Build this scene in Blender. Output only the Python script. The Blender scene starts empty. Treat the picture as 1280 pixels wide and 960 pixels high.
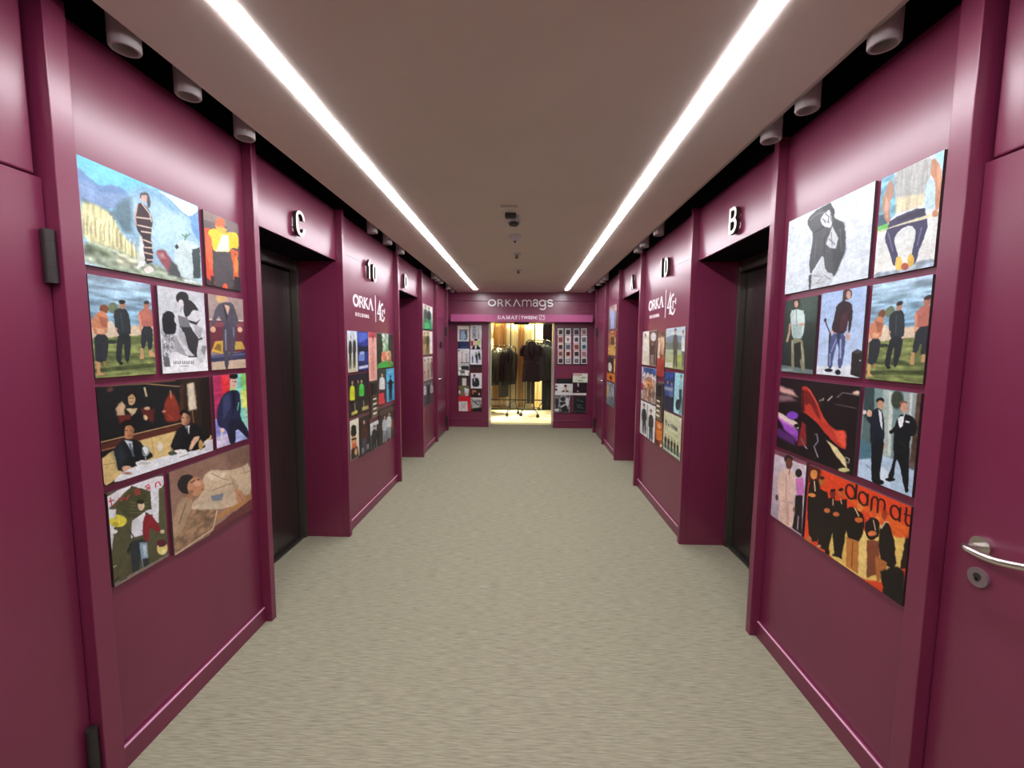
import bpy, bmesh, math, random
import numpy as np
from mathutils import Vector, Matrix
random.seed(7)
SC=bpy.context.scene; COL=SC.collection
def lin(c):
    c=c/255.0
    return c/12.92 if c<=.04045 else ((c+.055)/1.055)**2.4
def hexc(h,a=True):
    t=tuple(lin(int(h[i:i+2],16)) for i in (0,2,4)); return t+(1.0,) if a else t
# ------------------------------------------------------------------ materials
def mat(name,col,rough=.5,metal=0.0,spec=.5,emit=None,strength=0):
    m=bpy.data.materials.new(name); m.use_nodes=True
    b=m.node_tree.nodes['Principled BSDF']
    b.inputs['Base Color'].default_value=hexc(col); b.inputs['Roughness'].default_value=rough
    b.inputs['Metallic'].default_value=metal; b.inputs['Specular IOR Level'].default_value=spec
    if emit: b.inputs['Emission Color'].default_value=hexc(emit); b.inputs['Emission Strength'].default_value=strength
    return m
def noisy(m,c1,c2,scale,stretch=(1,1,1),detail=4,bump=0,lo=.35,hi=.65,bscale=None):
    nt=m.node_tree; b=nt.nodes['Principled BSDF']
    tc=nt.nodes.new('ShaderNodeTexCoord'); mp=nt.nodes.new('ShaderNodeMapping'); mp.inputs['Scale'].default_value=stretch
    nz=nt.nodes.new('ShaderNodeTexNoise'); nz.inputs['Scale'].default_value=scale; nz.inputs['Detail'].default_value=detail
    cr=nt.nodes.new('ShaderNodeValToRGB'); cr.color_ramp.elements[0].position=lo; cr.color_ramp.elements[1].position=hi
    cr.color_ramp.elements[0].color=hexc(c1); cr.color_ramp.elements[1].color=hexc(c2)
    nt.links.new(tc.outputs['Object'],mp.inputs['Vector']); nt.links.new(mp.outputs['Vector'],nz.inputs['Vector'])
    nt.links.new(nz.outputs['Fac'],cr.inputs['Fac']); nt.links.new(cr.outputs['Color'],b.inputs['Base Color'])
    if bump:
        bp=nt.nodes.new('ShaderNodeBump'); bp.inputs['Strength'].default_value=bump; bp.inputs['Distance'].default_value=.004
        nt.links.new(nz.outputs['Fac'],bp.inputs['Height']); nt.links.new(bp.outputs['Normal'],b.inputs['Normal'])
    return m
M={}
M['plum']=noisy(mat('plum_paint','6f2342',.31,0,.68),'6e2241','712543',3,detail=2)
M['carpet']=noisy(mat('carpet_weave','8c8874',.95,0,.1),'777361','a09c86',1,(14,210,1),5,.3,.25,.75)
M['ceil']=noisy(mat('ceiling_paint','d0c3bb',.7,0,.3),'cec1b9','d2c5bd',2,detail=2)
M['lintel']=mat('lintel_pink_paint','a04876',.4,0,.5)
M['base_highlight']=mat('baseboard_highlight_pink','dca4c0',.35)  # baseboard edge highlight put into colour, lighter than the plum paint
M['dark']=mat('slot_black','060506',.9,0,.1)
M['trim_grey']=mat('ceiling_lip','a89c96',.6)
M['strip']=mat('led_diffuser','ffffff',.5,emit='fbfaff',strength=55)
M['white_metal']=mat('white_lacquer','a39d9c',.4)
M['hole']=mat('lamp_opening','1b1818',.6)
M['steel']=noisy(mat('dark_steel','6a6462',.28,.9),'625c5a','726c6a',1,(220,220,2),3)
M['jamb']=mat('jamb_steel','807d75',.3,.9)
M['black']=mat('black_plastic','121214',.45)
M['hinge']=mat('hinge_iron','3a3634',.42,.5)
M['hingeplate']=mat('dull_nickel','9a8a8e',.45,.8)
M['chrome']=mat('brushed_nickel','d9d6d0',.25,1.0)
M['letter']=mat('letter_nickel','e8e4da',.3,.35)
M['letter_side']=mat('letter_return','4a4038',.35,.8)
M['white']=mat('white_lettering','f4f2f2',.5)
M['signwhite']=mat('sign_letter','f0eeea',.3)
M['board']=mat('poster_board_edge','4a3a3e',.6)
M['paper']=mat('magazine_edge','b8b0a8',.7)
M['wire']=mat('black_wire','1a1718',.4,.6)
M['rackmetal']=mat('rack_metal','23221f',.35,.7)
M['rubber']=mat('caster_rubber','181817',.6)
M['tile']=noisy(mat('shop_floor_tile','d9d2bb',.3,0,.5),'cfc8b0','ddd6c0',4,detail=3)
M['cream']=noisy(mat('cream_curtain','e3d3a6',.85,0,.2),'dccb9c','e8daae',2,(20,20,1),3)
M['tan']=noisy(mat('tan_curtain','b88a52',.85,0,.2),'ac7e48','c2965c',2,(20,20,1),3)
M['shopwall']=mat('shop_wall','cdbf9c',.8)
M['blackpanel']=mat('shop_black_panel','020202',.95,0,.0)
M['woodframe']=mat('tan_wood','a87838',.5)
M['card']=mat('card_box','b98c4c',.8)
M['blackcloth']=mat('black_wool','0b0c0b',.95,0,.05)
M['greencloth']=mat('dark_green_wool','0f1a15',.95,0,.05)
M['greycloth']=mat('grey_wool','262822',.95,0,.05)
M['taupe']=mat('taupe_wool','2c2a24',.95,0,.05)
M['palecloth']=mat('pale_lining','b6b49c',.9,0,.15)
M['checkcloth']=noisy(mat('check_wool','1a1a1c',.95,0,.05),'0e0e12','2c282c',40,(1,1,.6),2)
M['navy']=mat('navy_wool','0e1220',.95,0,.05)
M['slate']=mat('slate_wool','23292b',.95,0,.05)
def glassmat():
    m=bpy.data.materials.new('door_glass'); m.use_nodes=True; nt=m.node_tree; nt.nodes.clear()
    o=nt.nodes.new('ShaderNodeOutputMaterial'); t=nt.nodes.new('ShaderNodeBsdfTransparent'); t.inputs['Color'].default_value=(.93,.95,.93,1)
    g=nt.nodes.new('ShaderNodeBsdfGlossy'); g.inputs['Roughness'].default_value=.03
    fr=nt.nodes.new('ShaderNodeFresnel'); fr.inputs['IOR'].default_value=1.45; mx=nt.nodes.new('ShaderNodeMixShader')
    nt.links.new(fr.outputs[0],mx.inputs[0]); nt.links.new(t.outputs[0],mx.inputs[1]); nt.links.new(g.outputs[0],mx.inputs[2]); nt.links.new(mx.outputs[0],o.inputs['Surface'])
    return m
M['glass']=glassmat()
def inkmat():
    m=bpy.data.materials.new('printed_sheet'); m.use_nodes=True; nt=m.node_tree; b=nt.nodes['Principled BSDF']
    a=nt.nodes.new('ShaderNodeAttribute'); a.attribute_name='ink'
    nt.links.new(a.outputs['Color'],b.inputs['Base Color']); b.inputs['Roughness'].default_value=.42; b.inputs['Specular IOR Level'].default_value=.35
    return m
M['ink']=inkmat()
# ------------------------------------------------------------------ mesh helpers
class MB:
    def __init__(s): s.bm=bmesh.new()
    def box(s,x0,x1,y0,y1,z0,z1,bev=0):
        x0,x1=sorted((x0,x1));y0,y1=sorted((y0,y1));z0,z1=sorted((z0,z1))
        t=bmesh.new(); bmesh.ops.create_cube(t,size=1)
        for v in t.verts: v.co=Vector(((x0+x1)/2+v.co.x*(x1-x0),(y0+y1)/2+v.co.y*(y1-y0),(z0+z1)/2+v.co.z*(z1-z0)))
        if bev: bmesh.ops.bevel(t,geom=t.edges[:],offset=bev,segments=2,affect='EDGES',profile=.5)
        return s.add(t)
    def add(s,t,mtx=None):
        me=bpy.data.meshes.new('t'); t.to_mesh(me); t.free()
        if mtx: me.transform(mtx)
        s.bm.from_mesh(me); bpy.data.meshes.remove(me); return s
    def faces(s,vs,fs):
        b=[s.bm.verts.new(v) for v in vs]
        for f in fs: s.bm.faces.new([b[i] for i in f])
        return s
    def rings(s,rings,close=True,caps=True):
        n=len(rings[0]); vs=[v for r in rings for v in r]; fs=[]
        for i in range(len(rings)-1):
            for j in range(n if close else n-1):
                k=(j+1)%n; fs.append((i*n+j,i*n+k,(i+1)*n+k,(i+1)*n+j))
        if caps: fs.append(tuple(range(n))[::-1]); fs.append(tuple((len(rings)-1)*n+j for j in range(n)))
        return s.faces(vs,fs)
    def tube(s,path,r,n=10,caps=True):
        path=[Vector(p) for p in path]; rr=[]
        R=r if isinstance(r,(list,tuple)) else [r]*len(path)
        up=None
        for i,p in enumerate(path):
            d=(path[min(i+1,len(path)-1)]-path[max(i-1,0)]).normalized()
            if up is None: up=Vector((0,0,1)) if abs(d.z)<.9 else Vector((1,0,0))
            a=d.cross(up).normalized(); b=a.cross(d).normalized(); up=b
            rr.append([p+a*math.cos(2*math.pi*k/n)*R[i]+b*math.sin(2*math.pi*k/n)*R[i] for k in range(n)])
        return s.rings(rr,True,caps)
    def cyl(s,p0,p1,r,n=24,r1=None): return s.tube([p0,p1],[r,r if r1 is None else r1],n)
    def ball(s,c,r,sx=1,sy=1,sz=1):
        t=bmesh.new(); bmesh.ops.create_uvsphere(t,u_segments=20,v_segments=12,radius=r)
        for v in t.verts: v.co=Vector((c[0]+v.co.x*sx,c[1]+v.co.y*sy,c[2]+v.co.z*sz))
        return s.add(t)
    def ribbon(s,pts,w,d,f,closed=False,w0=0.0):
        # flat stroke of width w (or list) in (u,v), extruded d outwards, mapped by f(u,v,out)
        P=[Vector(p) for p in pts]; n=len(P); L=[];R=[]
        W=w if isinstance(w,(list,tuple)) else [w]*n
        for i in range(n):
            if closed: a=P[i]-P[i-1]; b=P[(i+1)%n]-P[i]
            else:
                a=P[i]-P[i-1] if i else P[1]-P[0]; b=P[i+1]-P[i] if i<n-1 else P[i]-P[i-1]
            a=a.normalized(); b=b.normalized(); t=(a+b); t=t.normalized() if t.length>1e-6 else a
            nn=Vector((-t.y,t.x)); c=max(.45,t.dot(a)); k=W[i]/2/c
            L.append(P[i]+nn*k); R.append(P[i]-nn*k)
        vs=[];m=n
        for i in range(n):
            for q in (L[i],R[i]): vs.append(f(q.x,q.y,w0)); vs.append(f(q.x,q.y,w0+d))
        fs=[]
        for i in range(n if closed else n-1):
            a=4*i; b=4*((i+1)%n)
            fs+= [(a+1,a+3,b+3,b+1),(a,b,b+2,a+2),(a,a+1,b+1,b),(a+2,b+2,b+3,a+3)]
        if not closed: fs+=[(0,2,3,1),(4*(n-1),4*(n-1)+1,4*(n-1)+3,4*(n-1)+2)]
        return s.faces(vs,fs)
    def build(s,name,m,parent=None,smooth=False,loc=None):
        bmesh.ops.recalc_face_normals(s.bm,faces=s.bm.faces[:])
        me=bpy.data.meshes.new(name); s.bm.to_mesh(me); s.bm.free()
        ms=m if isinstance(m,list) else [m]
        for x in ms: me.materials.append(x)
        if smooth:
            for p in me.polygons: p.use_smooth=True
            try: me.set_sharp_from_angle(angle=math.radians(40))
            except Exception: pass
        o=bpy.data.objects.new(name,me); COL.objects.link(o)
        if parent is not None:
            o.parent=parent; pl=parent_world(parent); me.transform(Matrix.Translation(-pl))
        else:
            n=max(1,len(me.vertices)); co=np.empty(len(me.vertices)*3); me.vertices.foreach_get('co',co); co=co.reshape(-1,3)
            c=Vector(((co[:,0].min()+co[:,0].max())/2,(co[:,1].min()+co[:,1].max())/2,co[:,2].min())) if loc is None else Vector(loc)
            me.transform(Matrix.Translation(-c)); o.location=c
        return o
def parent_world(p):
    v=Vector((0,0,0))
    while p is not None: v+=p.location; p=p.parent
    return v
def tag(o,label,cat,group=None):
    o['label']=label; o['category']=cat
    if group: o['group']=group
    return o
def struct(o): o['kind']='structure'; return o
def thing(name,label,cat,loc,group=None):
    o=bpy.data.objects.new(name,None); COL.objects.link(o); o.location=loc; o.empty_display_size=.1
    return tag(o,label,cat,group)
def arc(cx,cy,rx,ry,a0,a1,n=12):
    return [(cx+rx*math.cos(math.radians(a0+(a1-a0)*i/n)),cy+ry*math.sin(math.radians(a0+(a1-a0)*i/n))) for i in range(n+1)]
# ------------------------------------------------------------------ measures (metres; the corridor runs along +y)
PL,PR=-1.365,1.1866            # faces of the pilasters
WL,WR=PL-.05,PR+.05            # faces of the wall panels
ZC=2.472; ZS=2.49; ZT=2.95              # ceiling underside, top of the dark slot
CL,CR=-1.243,1.0435            # edges of the ceiling slab
Y0=1.225; Y1,Y2,Y3,Y4,Y5,Y6=2.1133,3.1309,4.4834,5.5145,6.4285,7.3198
PW=.040; YE=7.72; YB=-2.2; ZH=2.127
def fL(u0=0,z0=0,base=WL): return lambda u,v,w:(base+w,u0+u,z0+v)
def fR(u0=0,z0=0,base=WR): return lambda u,v,w:(base-w,u0-u,z0+v)
def fE(u0=0,z0=0,base=YE): return lambda u,v,w:(u0+u,base-w,z0+v)
# ------------------------------------------------------------------ shell
struct(MB().box(-2.1,1.95,YB,8.184,-.1,0).build('floor',M['carpet']))
c=MB(); SL=(-.908,-.842); SR=(.655,.717)
for x0,x1 in ((CL,SL[0]),(SL[1],SR[0]),(SR[1],CR)): c.box(x0,x1,YB,7.655,ZC,ZC+.09)
for x0,x1 in (SL,SR): c.box(x0,x1,YB,7.655,ZC+.04,ZC+.09); c.box(x0,x1,7.285,7.655,ZC,ZC+.04)
struct(c.build('ceiling',M['ceil']))
struct(MB().box(-2.1,1.95,YB,7.95,ZT,ZT+.05).build('ceiling',M['dark']))
struct(MB().box(CL-.014,CL,YB,7.655,ZC+.012,ZC+.05).build('trim_1',M['trim_grey']))
struct(MB().box(CR,CR+.034,YB,7.655,ZC+.016,ZC+.05).build('trim_2',M['trim_grey']))
def side_wall(s,W,name):
    # s=-1 left, +1 right; boxes go outward from the panel face W
    X=lambda w: W+s*w
    b=MB()
    struct(MB().box(X(.0),X(.6),YB,7.95,ZS,ZT).build(name+'_above_ceiling',M['dark']))
    b.box(X(.035),X(.6),YB,Y0+.005,0,ZS)
    for a,e in ((Y0+.005,Y1+PW),(Y2,Y3+PW),(Y4,Y5+PW)): b.box(X(0),X(.6),a,e,0,ZS)
    for a,e in ((Y1+PW,Y2),(Y3+PW,Y4)):
        b.box(X(.385),X(.6),a,e,0,ZH); b.box(X(0),X(.6),a,e,ZH,ZS)
    b.box(X(.035),X(.6),Y5+PW,Y6,0,ZS); b.box(X(.025),X(.6),Y6,7.95,0,ZS)
    return struct(b.build(name,M['plum']))
side_wall(-1,WL,'wall_left'); side_wall(1,WR,'wall_right')
# cladding above the joint beside the floor numbers
for s,W,n,z in ((-1,WL,'left',2.207),(1,WR,'right',2.178)):
    b=MB(); y0,y1=Y2+PW,Y3; o=-s
    b.faces([(W,y0,z),(W,y1,z),(W,y1,ZS),(W,y0,ZS),(W+o*.002,y0,z),(W+o*.002,y1,z),(W+o*.004,y1,ZS),(W+o*.004,y0,ZS)],
            [(0,1,2,3),(4,7,6,5),(0,4,5,1),(1,5,6,2),(2,6,7,3),(3,7,4,0)])
    struct(b.build('wall_panel_'+n,M['plum']))
struct(MB().box(-2.1,1.95,YB-.1,YB,0,ZT).build('wall_back',M['plum']))
k=3
for s,P,W in ((-1,PL,WL),(1,PR,WR)):
    X=lambda w,W=W,s=s: W-s*w
    for a,e in ((Y0-.008,Y0+.055),(Y1,Y1+PW),(Y2,Y2+PW),(Y3,Y3+PW),(Y4,Y4+PW),(Y5,Y5+PW),(Y6,Y6+PW)):
        struct(MB().box(X(-.04) if a<2 or a in(Y5,Y6) else W,P,a,e,0,ZS+.006,.0025).build('trim_%d'%k,M['plum'])); k+=1
    nm='baseboard_left' if s<0 else 'baseboard_right'
    for a,e in ((Y0+.055,Y1),(Y2+PW,Y3),(Y4+PW,Y5)):
        b=MB(); b.faces([(X(0),a,0),(X(.016),a,0),(X(.016),a,.078),(X(.012),a,.083),(X(0),a,.083),(X(0),e,0),(X(.016),e,0),(X(.016),e,.078),(X(.012),e,.083),(X(0),e,.083)],
            [(0,1,2,3,4),(9,8,7,6,5),(0,5,6,1),(1,6,7,2),(2,7,8,3),(3,8,9,4),(4,9,5,0)])
        struct(b.build(nm,M['plum']))
        struct(MB().box(X(.010),X(.017),a+.016,e-.004,.0785,.0845,.001).build(nm+'_highlight_line',M['base_highlight']))  # thin added strip; its pale pink imitates light caught on the baseboard's top edge
# lift doors in their recesses
n=1
for a,e in ((Y1+PW,Y2),(Y3+PW,Y4)):
    for s,W in ((-1,WL),(1,WR)):
        X=lambda w,W=W,s=s: W+s*w
        d=bpy.data.objects.new('door_%d'%n,None); COL.objects.link(d); d.location=(X(.36),(a+e)/2,0); struct(d); n+=1
        m=(a+e)/2
        MB().box(X(.338),X(.385),a+.036,m-.001,.012,2.036,.002).build('door_panel',M['steel'],d)
        MB().box(X(.338),X(.385),m+.001,e-.036,.012,2.036,.002).build('door_panel',M['steel'],d)
        MB().box(X(.285),X(.385),e-.028,e,0,ZH,.002).build('jamb',M['jamb'],d)
        MB().box(X(.285),X(.385),a,a+.028,0,ZH,.002).build('jamb',M['jamb'],d)
        MB().box(X(.290),X(.385),a+.028,e-.028,2.045,ZH,.002).build('door_head',M['jamb'],d)
        MB().box(X(.012),X(.338),a,e,ZH-.004,ZH-.0005).build('soffit',M['dark'],d)
        MB().box(X(.300),X(.385),a+.028,e-.028,0,.006).build('sill',M['jamb'],d)
# ordinary doors: near left, near right, far left, far right
def lever(f,parent,du):
    h=MB().cyl(f(0,0,0),f(0,0,.010),.026,28).build('handle_rosette',M['chrome'],parent,True)
    pts=[f(0,0,.008),f(0,0,.035),f(du*.004,0,.05),f(du*.018,0,.058)]+[f(du*(.02+.13*i/8),+.020*i/8-.006*math.sin(math.pi*i/8),.058+.006*math.sin(math.pi*i/8)) for i in range(1,9)]
    MB().tube(pts,.0095,14).build('lever',M['chrome'],h,True)
def hinge(x,y,z0,z1,r,parent):
    h=MB().cyl((x,y,z0),(x,y,z1),r,20).build('hinge',M['hinge'],parent,True)
    L=z1-z0
    for t in (.28,.78): MB().cyl((x,y,z0+L*t-.0015),(x,y,z0+L*t+.0015),r*1.04,20).build('hinge_ring',M['black'],h,True)
def leafdoor(num,s,W,a,e,zt,hy,ly,du):
    X=lambda w:W-s*w
    d=bpy.data.objects.new('door_%d'%num,None); COL.objects.link(d); d.location=(X(0),(a+e)/2,0); struct(d)
    MB().box(X(-.035),X(.010),a,e,.008,zt,.003).build('door_leaf',M['plum'],d)
    MB().box(X(-.035),X(.008),a,e-(.016 if a<2 else .004),zt+.005,ZS,.005).build('transom_panel',M['plum'],d)
    f=(fL if s<0 else fR)(ly,.978,X(.010))
    lever(f,d,du*(1 if s<0 else -1))
    r=MB().cyl(f(0,-.087,0),f(0,-.087,.007),.026,28).build('lock_rosette',M['hingeplate'],d,True)
    MB().cyl(f(0,-.084,.007),f(0,-.084,.009),.009,18).cyl(f(0,-.093,.007),f(0,-.093,.009),.005,12).build('keyhole',M['hinge'],r,True)
    for z in ((1.675,1.828),(.10,.262)): hinge(X(.026),hy,z[0],z[1],.0155 if a<2 else .02,d)
    return d
leafdoor(5,-1,WL,.26,Y0-.010,1.976,Y0-.022,.34,1)
leafdoor(6,1,WR,.26,Y0-.010,2.0,.29,1.118,-1)
for s,W in ((-1,WL),(1,WR)):
    MBx=MB().box(W-s*-.04,W-s*.045,.19,.25,0,ZS,.0025); struct(MBx.build('trim_%d'%k,M['plum'])); k+=1
leafdoor(7,-1,WL,Y5+PW+.006,Y6-.006,1.95,Y6-.03,Y5+PW+.10,1)
leafdoor(8,1,WR,Y5+PW+.006,Y6-.006,1.97,Y6-.03,Y5+PW+.10,1)
tag(MB().box(WL+.010,WL+.022,6.84,6.92,1.47,1.575,.003).build('door_sign',M['black']),'small black plate on the far left door beside the shop','sign')
pl=tag(MB().box(WR-.010,WR-.016,6.93,7.04,1.475,1.56,.003).build('door_sign',M['jamb']),'small grey metal plate on the far right door beside the shop','sign')
# end wall with the shop entrance
b=MB(); b.box(-1.44,-.684,YE,8.18,0,1.94); b.box(.515,1.262,YE,8.18,0,1.94); b.box(-1.44,1.262,YE,8.18,1.94,ZT); struct(b.build('wall_end',M['plum']))
b=MB(); b.box(-1.43,1.25,7.662,YE,2.0,2.318,.002); b.box(-1.43,1.25,7.662,YE,2.324,ZS); struct(b.build('wall_fascia',M['plum']))
struct(MB().box(-1.347,1.172,7.5,YE,1.94,2.066,.002).build('trim_%d'%k,M['lintel'])); k+=1
for x0,x1 in ((-1.40,-.684),(.515,1.262)):
    b=MB(); b.box(x0,x1,YE-.016,YE,0,.115); b.box(x0,x1,YE-.010,YE,.121,.145,.003); struct(b.build('baseboard_end',M['plum']))
for x0,x1,wh in ((-1.27,-1.13,'left'),(.92,1.08,'right')):
    t=thing('vent_louver','slotted plum vent on the fascia, %s of the raised shop sign'%wh,'vent',((x0+x1)/2,7.662,2.11),'vents on the shop fascia')
    for i in range(4):
        z=2.12+i*.045; MB().box(x0,x1,7.654,7.662,z,z+.016,.002).build('slat',M['plum'],t)
tag(MB().box(-.225,.05,7.72,7.86,1.905,1.94,.008).build('door_sensor',M['black']),'black sensor bar under the lintel above the glass shop door','sensor')
# ------------------------------------------------------------------ ceiling things
for x0,x1,lab in ((-.908,-.842,'long white linear ceiling light on the left side'),(.655,.717,'long white linear ceiling light on the right side')):
    t=thing('linear_ceiling_light',lab,'ceiling light',((x0+x1)/2,2.5,ZC),'linear ceiling lights')
    MB().box(x0+.002,x1-.002,YB+.05,7.277,ZC-.004,ZC+.036).build('diffuser',M['strip'],t)
    xm=(x0+x1)/2
    MB().box(x0+.001,x1-.001,7.278,7.284,ZC+.001,ZC+.036).build('end_cap',M['white_metal'],t)
spots=[(-1,y) for y in (1.405,1.66,1.985,3.60,3.99,4.39,5.99,6.20,6.44,7.06,7.45)]+[(1,y) for y in (1.44,1.80,2.05,3.68,4.11,4.33,6.07,6.31,6.58,7.20,7.46)]
words=['nearest','second','third','fourth','fifth','sixth','seventh','eighth','ninth','tenth','farthest']
for i,(s,y) in enumerate(spots):
    x=-1.307 if s<0 else 1.112
    t=thing('ceiling_spotlight','%s white cylinder spotlight along the %s ceiling edge'%(words[i%11],'left' if s<0 else 'right'),'spotlight',(x,y,ZC+.02),'cylinder spotlights along the ceiling edges')
    n=28; R=lambda r,z:[(x+r*math.cos(2*math.pi*q/n),y+r*math.sin(2*math.pi*q/n),z) for q in range(n)]
    MB().rings([R(.043,ZT),R(.043,2.452),R(.040,2.447),R(.033,2.447),R(.030,2.455),R(.030,2.54)],True,False).build('housing',M['white_metal'],t,True)
    MB().rings([R(.031,2.50),R(.031,2.503)]).build('lamp_lens',M['hole'],t)
cx=-.112
t=thing('ceiling_sensor','small rectangular ceiling sensor with a dark slot, nearest of the row','sensor',(cx-.01,3.05,ZC))
MB().box(cx-.075,cx+.045,2.985,3.02,ZC-.006,ZC+.001,.002).build('base_plate',M['trim_grey'],t)
MB().box(cx-.05,cx+.03,3.14,3.20,ZC-.03,ZC,.006).build('slot_cover',M['hole'],t)
MB().box(cx-.055,cx+.05,3.20,3.24,ZC-.014,ZC,.004).build('body',M['white_metal'],t)
t=thing('ceiling_detector','small dark-topped detector second in the ceiling row','detector',(cx+.008,3.35,ZC))
MB().cyl((cx+.008,3.35,ZC),(cx+.008,3.35,ZC-.02),.05,28).build('base',M['white_metal'],t,True)
MB().tube([(cx+.008,3.33,ZC-.02),(cx+.008,3.33,ZC-.04)],[.042,.034],24).build('sensor_head',M['hole'],t,True)
t=thing('smoke_detector','round white dome detector in the middle of the ceiling row','smoke detector',(cx+.005,3.78,ZC))
MB().cyl((cx+.005,3.78,ZC),(cx+.005,3.78,ZC-.014),.058,28).build('base',M['trim_grey'],t,True)
MB().ball((cx+.005,3.78,ZC-.012),.046,1,1,.8).build('dome',M['white_metal'],t,True)
MB().cyl((cx+.005,3.78,ZC-.045),(cx+.005,3.78,ZC-.062),.012,14,.006).build('lens',M['hole'],t,True)
for y,lab in ((4.5,'pendent ceiling sprinkler behind the white dome detector'),(5.42,'small ceiling sprinkler farthest along the row')):
    t=thing('sprinkler',lab,'sprinkler',(cx+.005,y,ZC))
    MB().tube([(cx+.005,y,ZC),(cx+.005,y,ZC-.008),(cx+.005,y,ZC-.014)],[.048,.044,.022],24).build('escutcheon',M['white_metal'],t,True)
    MB().tube([(cx+.005,y,ZC-.01),(cx+.005,y,ZC-.04)],[.012,.010],14).build('stem',M['hinge'],t,True)
    MB().cyl((cx+.005,y,ZC-.04),(cx+.005,y,ZC-.044),.022,20).build('deflector',M['hole'],t,True)
# ------------------------------------------------------------------ letters and signs
def glyph(ch):
    r=.28
    if ch=='C': return [(arc(.3,.70,.26,.24,-8,180,12)+arc(.3,.30,.26,.24,180,368,12),False)]
    if ch=='B': return [([(.06,.05),(.06,.95),(.30,.95)]+arc(.30,.735,.20,.215,80,-80,10)+[(.30,.52),(.08,.52)],False),([(.30,.52)]+arc(.32,.285,.22,.235,80,-80,10)+[(.30,.05),(.06,.05)],False)]
    if ch=='D': return [([(.06,.05),(.06,.95),(.26,.95)]+arc(.28,.70,.26,.25,80,0,8)+arc(.28,.30,.26,.25,0,-80,8)+[(.26,.05)],True)]
    if ch=='A': return [([(.03,0),(.30,.96),(.57,0)],False),([(.12,.30),(.48,.30)],False)]
    if ch=='1': return [([(.0,.72),(.06,.76),(.18,.93),(.18,0)],False)]
    if ch=='0': return [(arc(.26,.72,.2,.23,0,180,10)+arc(.26,.28,.2,.23,180,360,10),True)]
def letter(ch,f,h,w,name,label,cat,group=None,thick=.028):
    p=f(.3*h,0,0); t=thing(name,label,cat,p,group)
    side=MB(); face=MB()
    for pts,cl in glyph(ch):
        q=[(x*h,y*h) for x,y in pts]
        side.ribbon(q,w,thick-.008,f,cl,.008); face.ribbon(q,w*1.02,.003,f,cl,thick)
    side.build('return_side',M['letter_side'],t); face.build('front_face',M['letter'],t)
    pin=MB(); a,_=glyph(ch)[0]; c=a[len(a)//2]; pin.cyl(f(c[0]*h,c[1]*h,0),f(c[0]*h,c[1]*h,.012),.006,10); pin.build('standoff_pin',M['letter_side'],t)
letter('C',fL(2.550,2.165),.150,.018,'metal_letter','raised metal letter C above the near left lift','letter','lift letters')
letter('B',fR(2.625,2.175),.150,.018,'metal_letter','raised metal letter B above the near right lift','letter','lift letters')
letter('D',fL(4.810,2.160),.150,.019,'metal_letter','raised metal letter D above the far left lift','letter','lift letters')
letter('A',fR(4.985,2.170),.150,.019,'metal_letter','raised metal letter A above the far right lift','letter','lift letters')
letter('1',fL(3.690,2.088),.158,.018,'metal_numeral','raised metal numeral 1 of the floor number on the left wall','numeral','floor numbers',.03)
letter('0',fL(3.805,2.080),.158,.018,'metal_numeral','raised metal numeral 0 of the floor number on the left wall','numeral','floor numbers',.03)
letter('1',fR(3.905,2.130),.158,.018,'metal_numeral','raised metal numeral 1 of the floor number on the right wall','numeral','floor numbers',.03)
letter('0',fR(3.790,2.120),.158,.018,'metal_numeral','raised metal numeral 0 of the floor number on the right wall','numeral','floor numbers',.03)
def text_mesh(txt,size,f,name,m,parent,bold=0,space=1.0,d=.003,xs=1.0,w0=0.0):
    cu=bpy.data.curves.new('t','FONT'); cu.body=txt; cu.size=size; cu.space_character=space; cu.offset=bold; cu.resolution_u=3
    o=bpy.data.objects.new('t',cu); COL.objects.link(o); bpy.context.view_layer.update()
    me=bpy.data.meshes.new_from_object(o.evaluated_get(bpy.context.evaluated_depsgraph_get()))
    bpy.data.objects.remove(o); bm=bmesh.new(); bm.from_mesh(me); bpy.data.meshes.remove(me)
    g=bmesh.ops.extrude_face_region(bm,geom=bm.faces[:]); ex=set(v for v in g['geom'] if isinstance(v,bmesh.types.BMVert))
    for v in bm.verts: v.co=Vector(f(v.co.x*xs,v.co.y,w0+(d if v in ex else 0)))
    bm.verts.index_update(); left=set(bm.verts)
    while left:                                             # one object per letter
        st=[left.pop()]; isl=set(st)
        while st:
            for e in st.pop().link_edges:
                for v in e.verts:
                    if v in left: left.discard(v); isl.add(v); st.append(v)
        vs=sorted(isl,key=lambda v:v.index); ix={v:i for i,v in enumerate(vs)}
        fs=[tuple(ix[v] for v in q.verts) for q in bm.faces if q.verts[0] in isl]
        MB().faces([v.co.copy() for v in vs],fs).build('letter',m,parent)
    bm.free()
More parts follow.
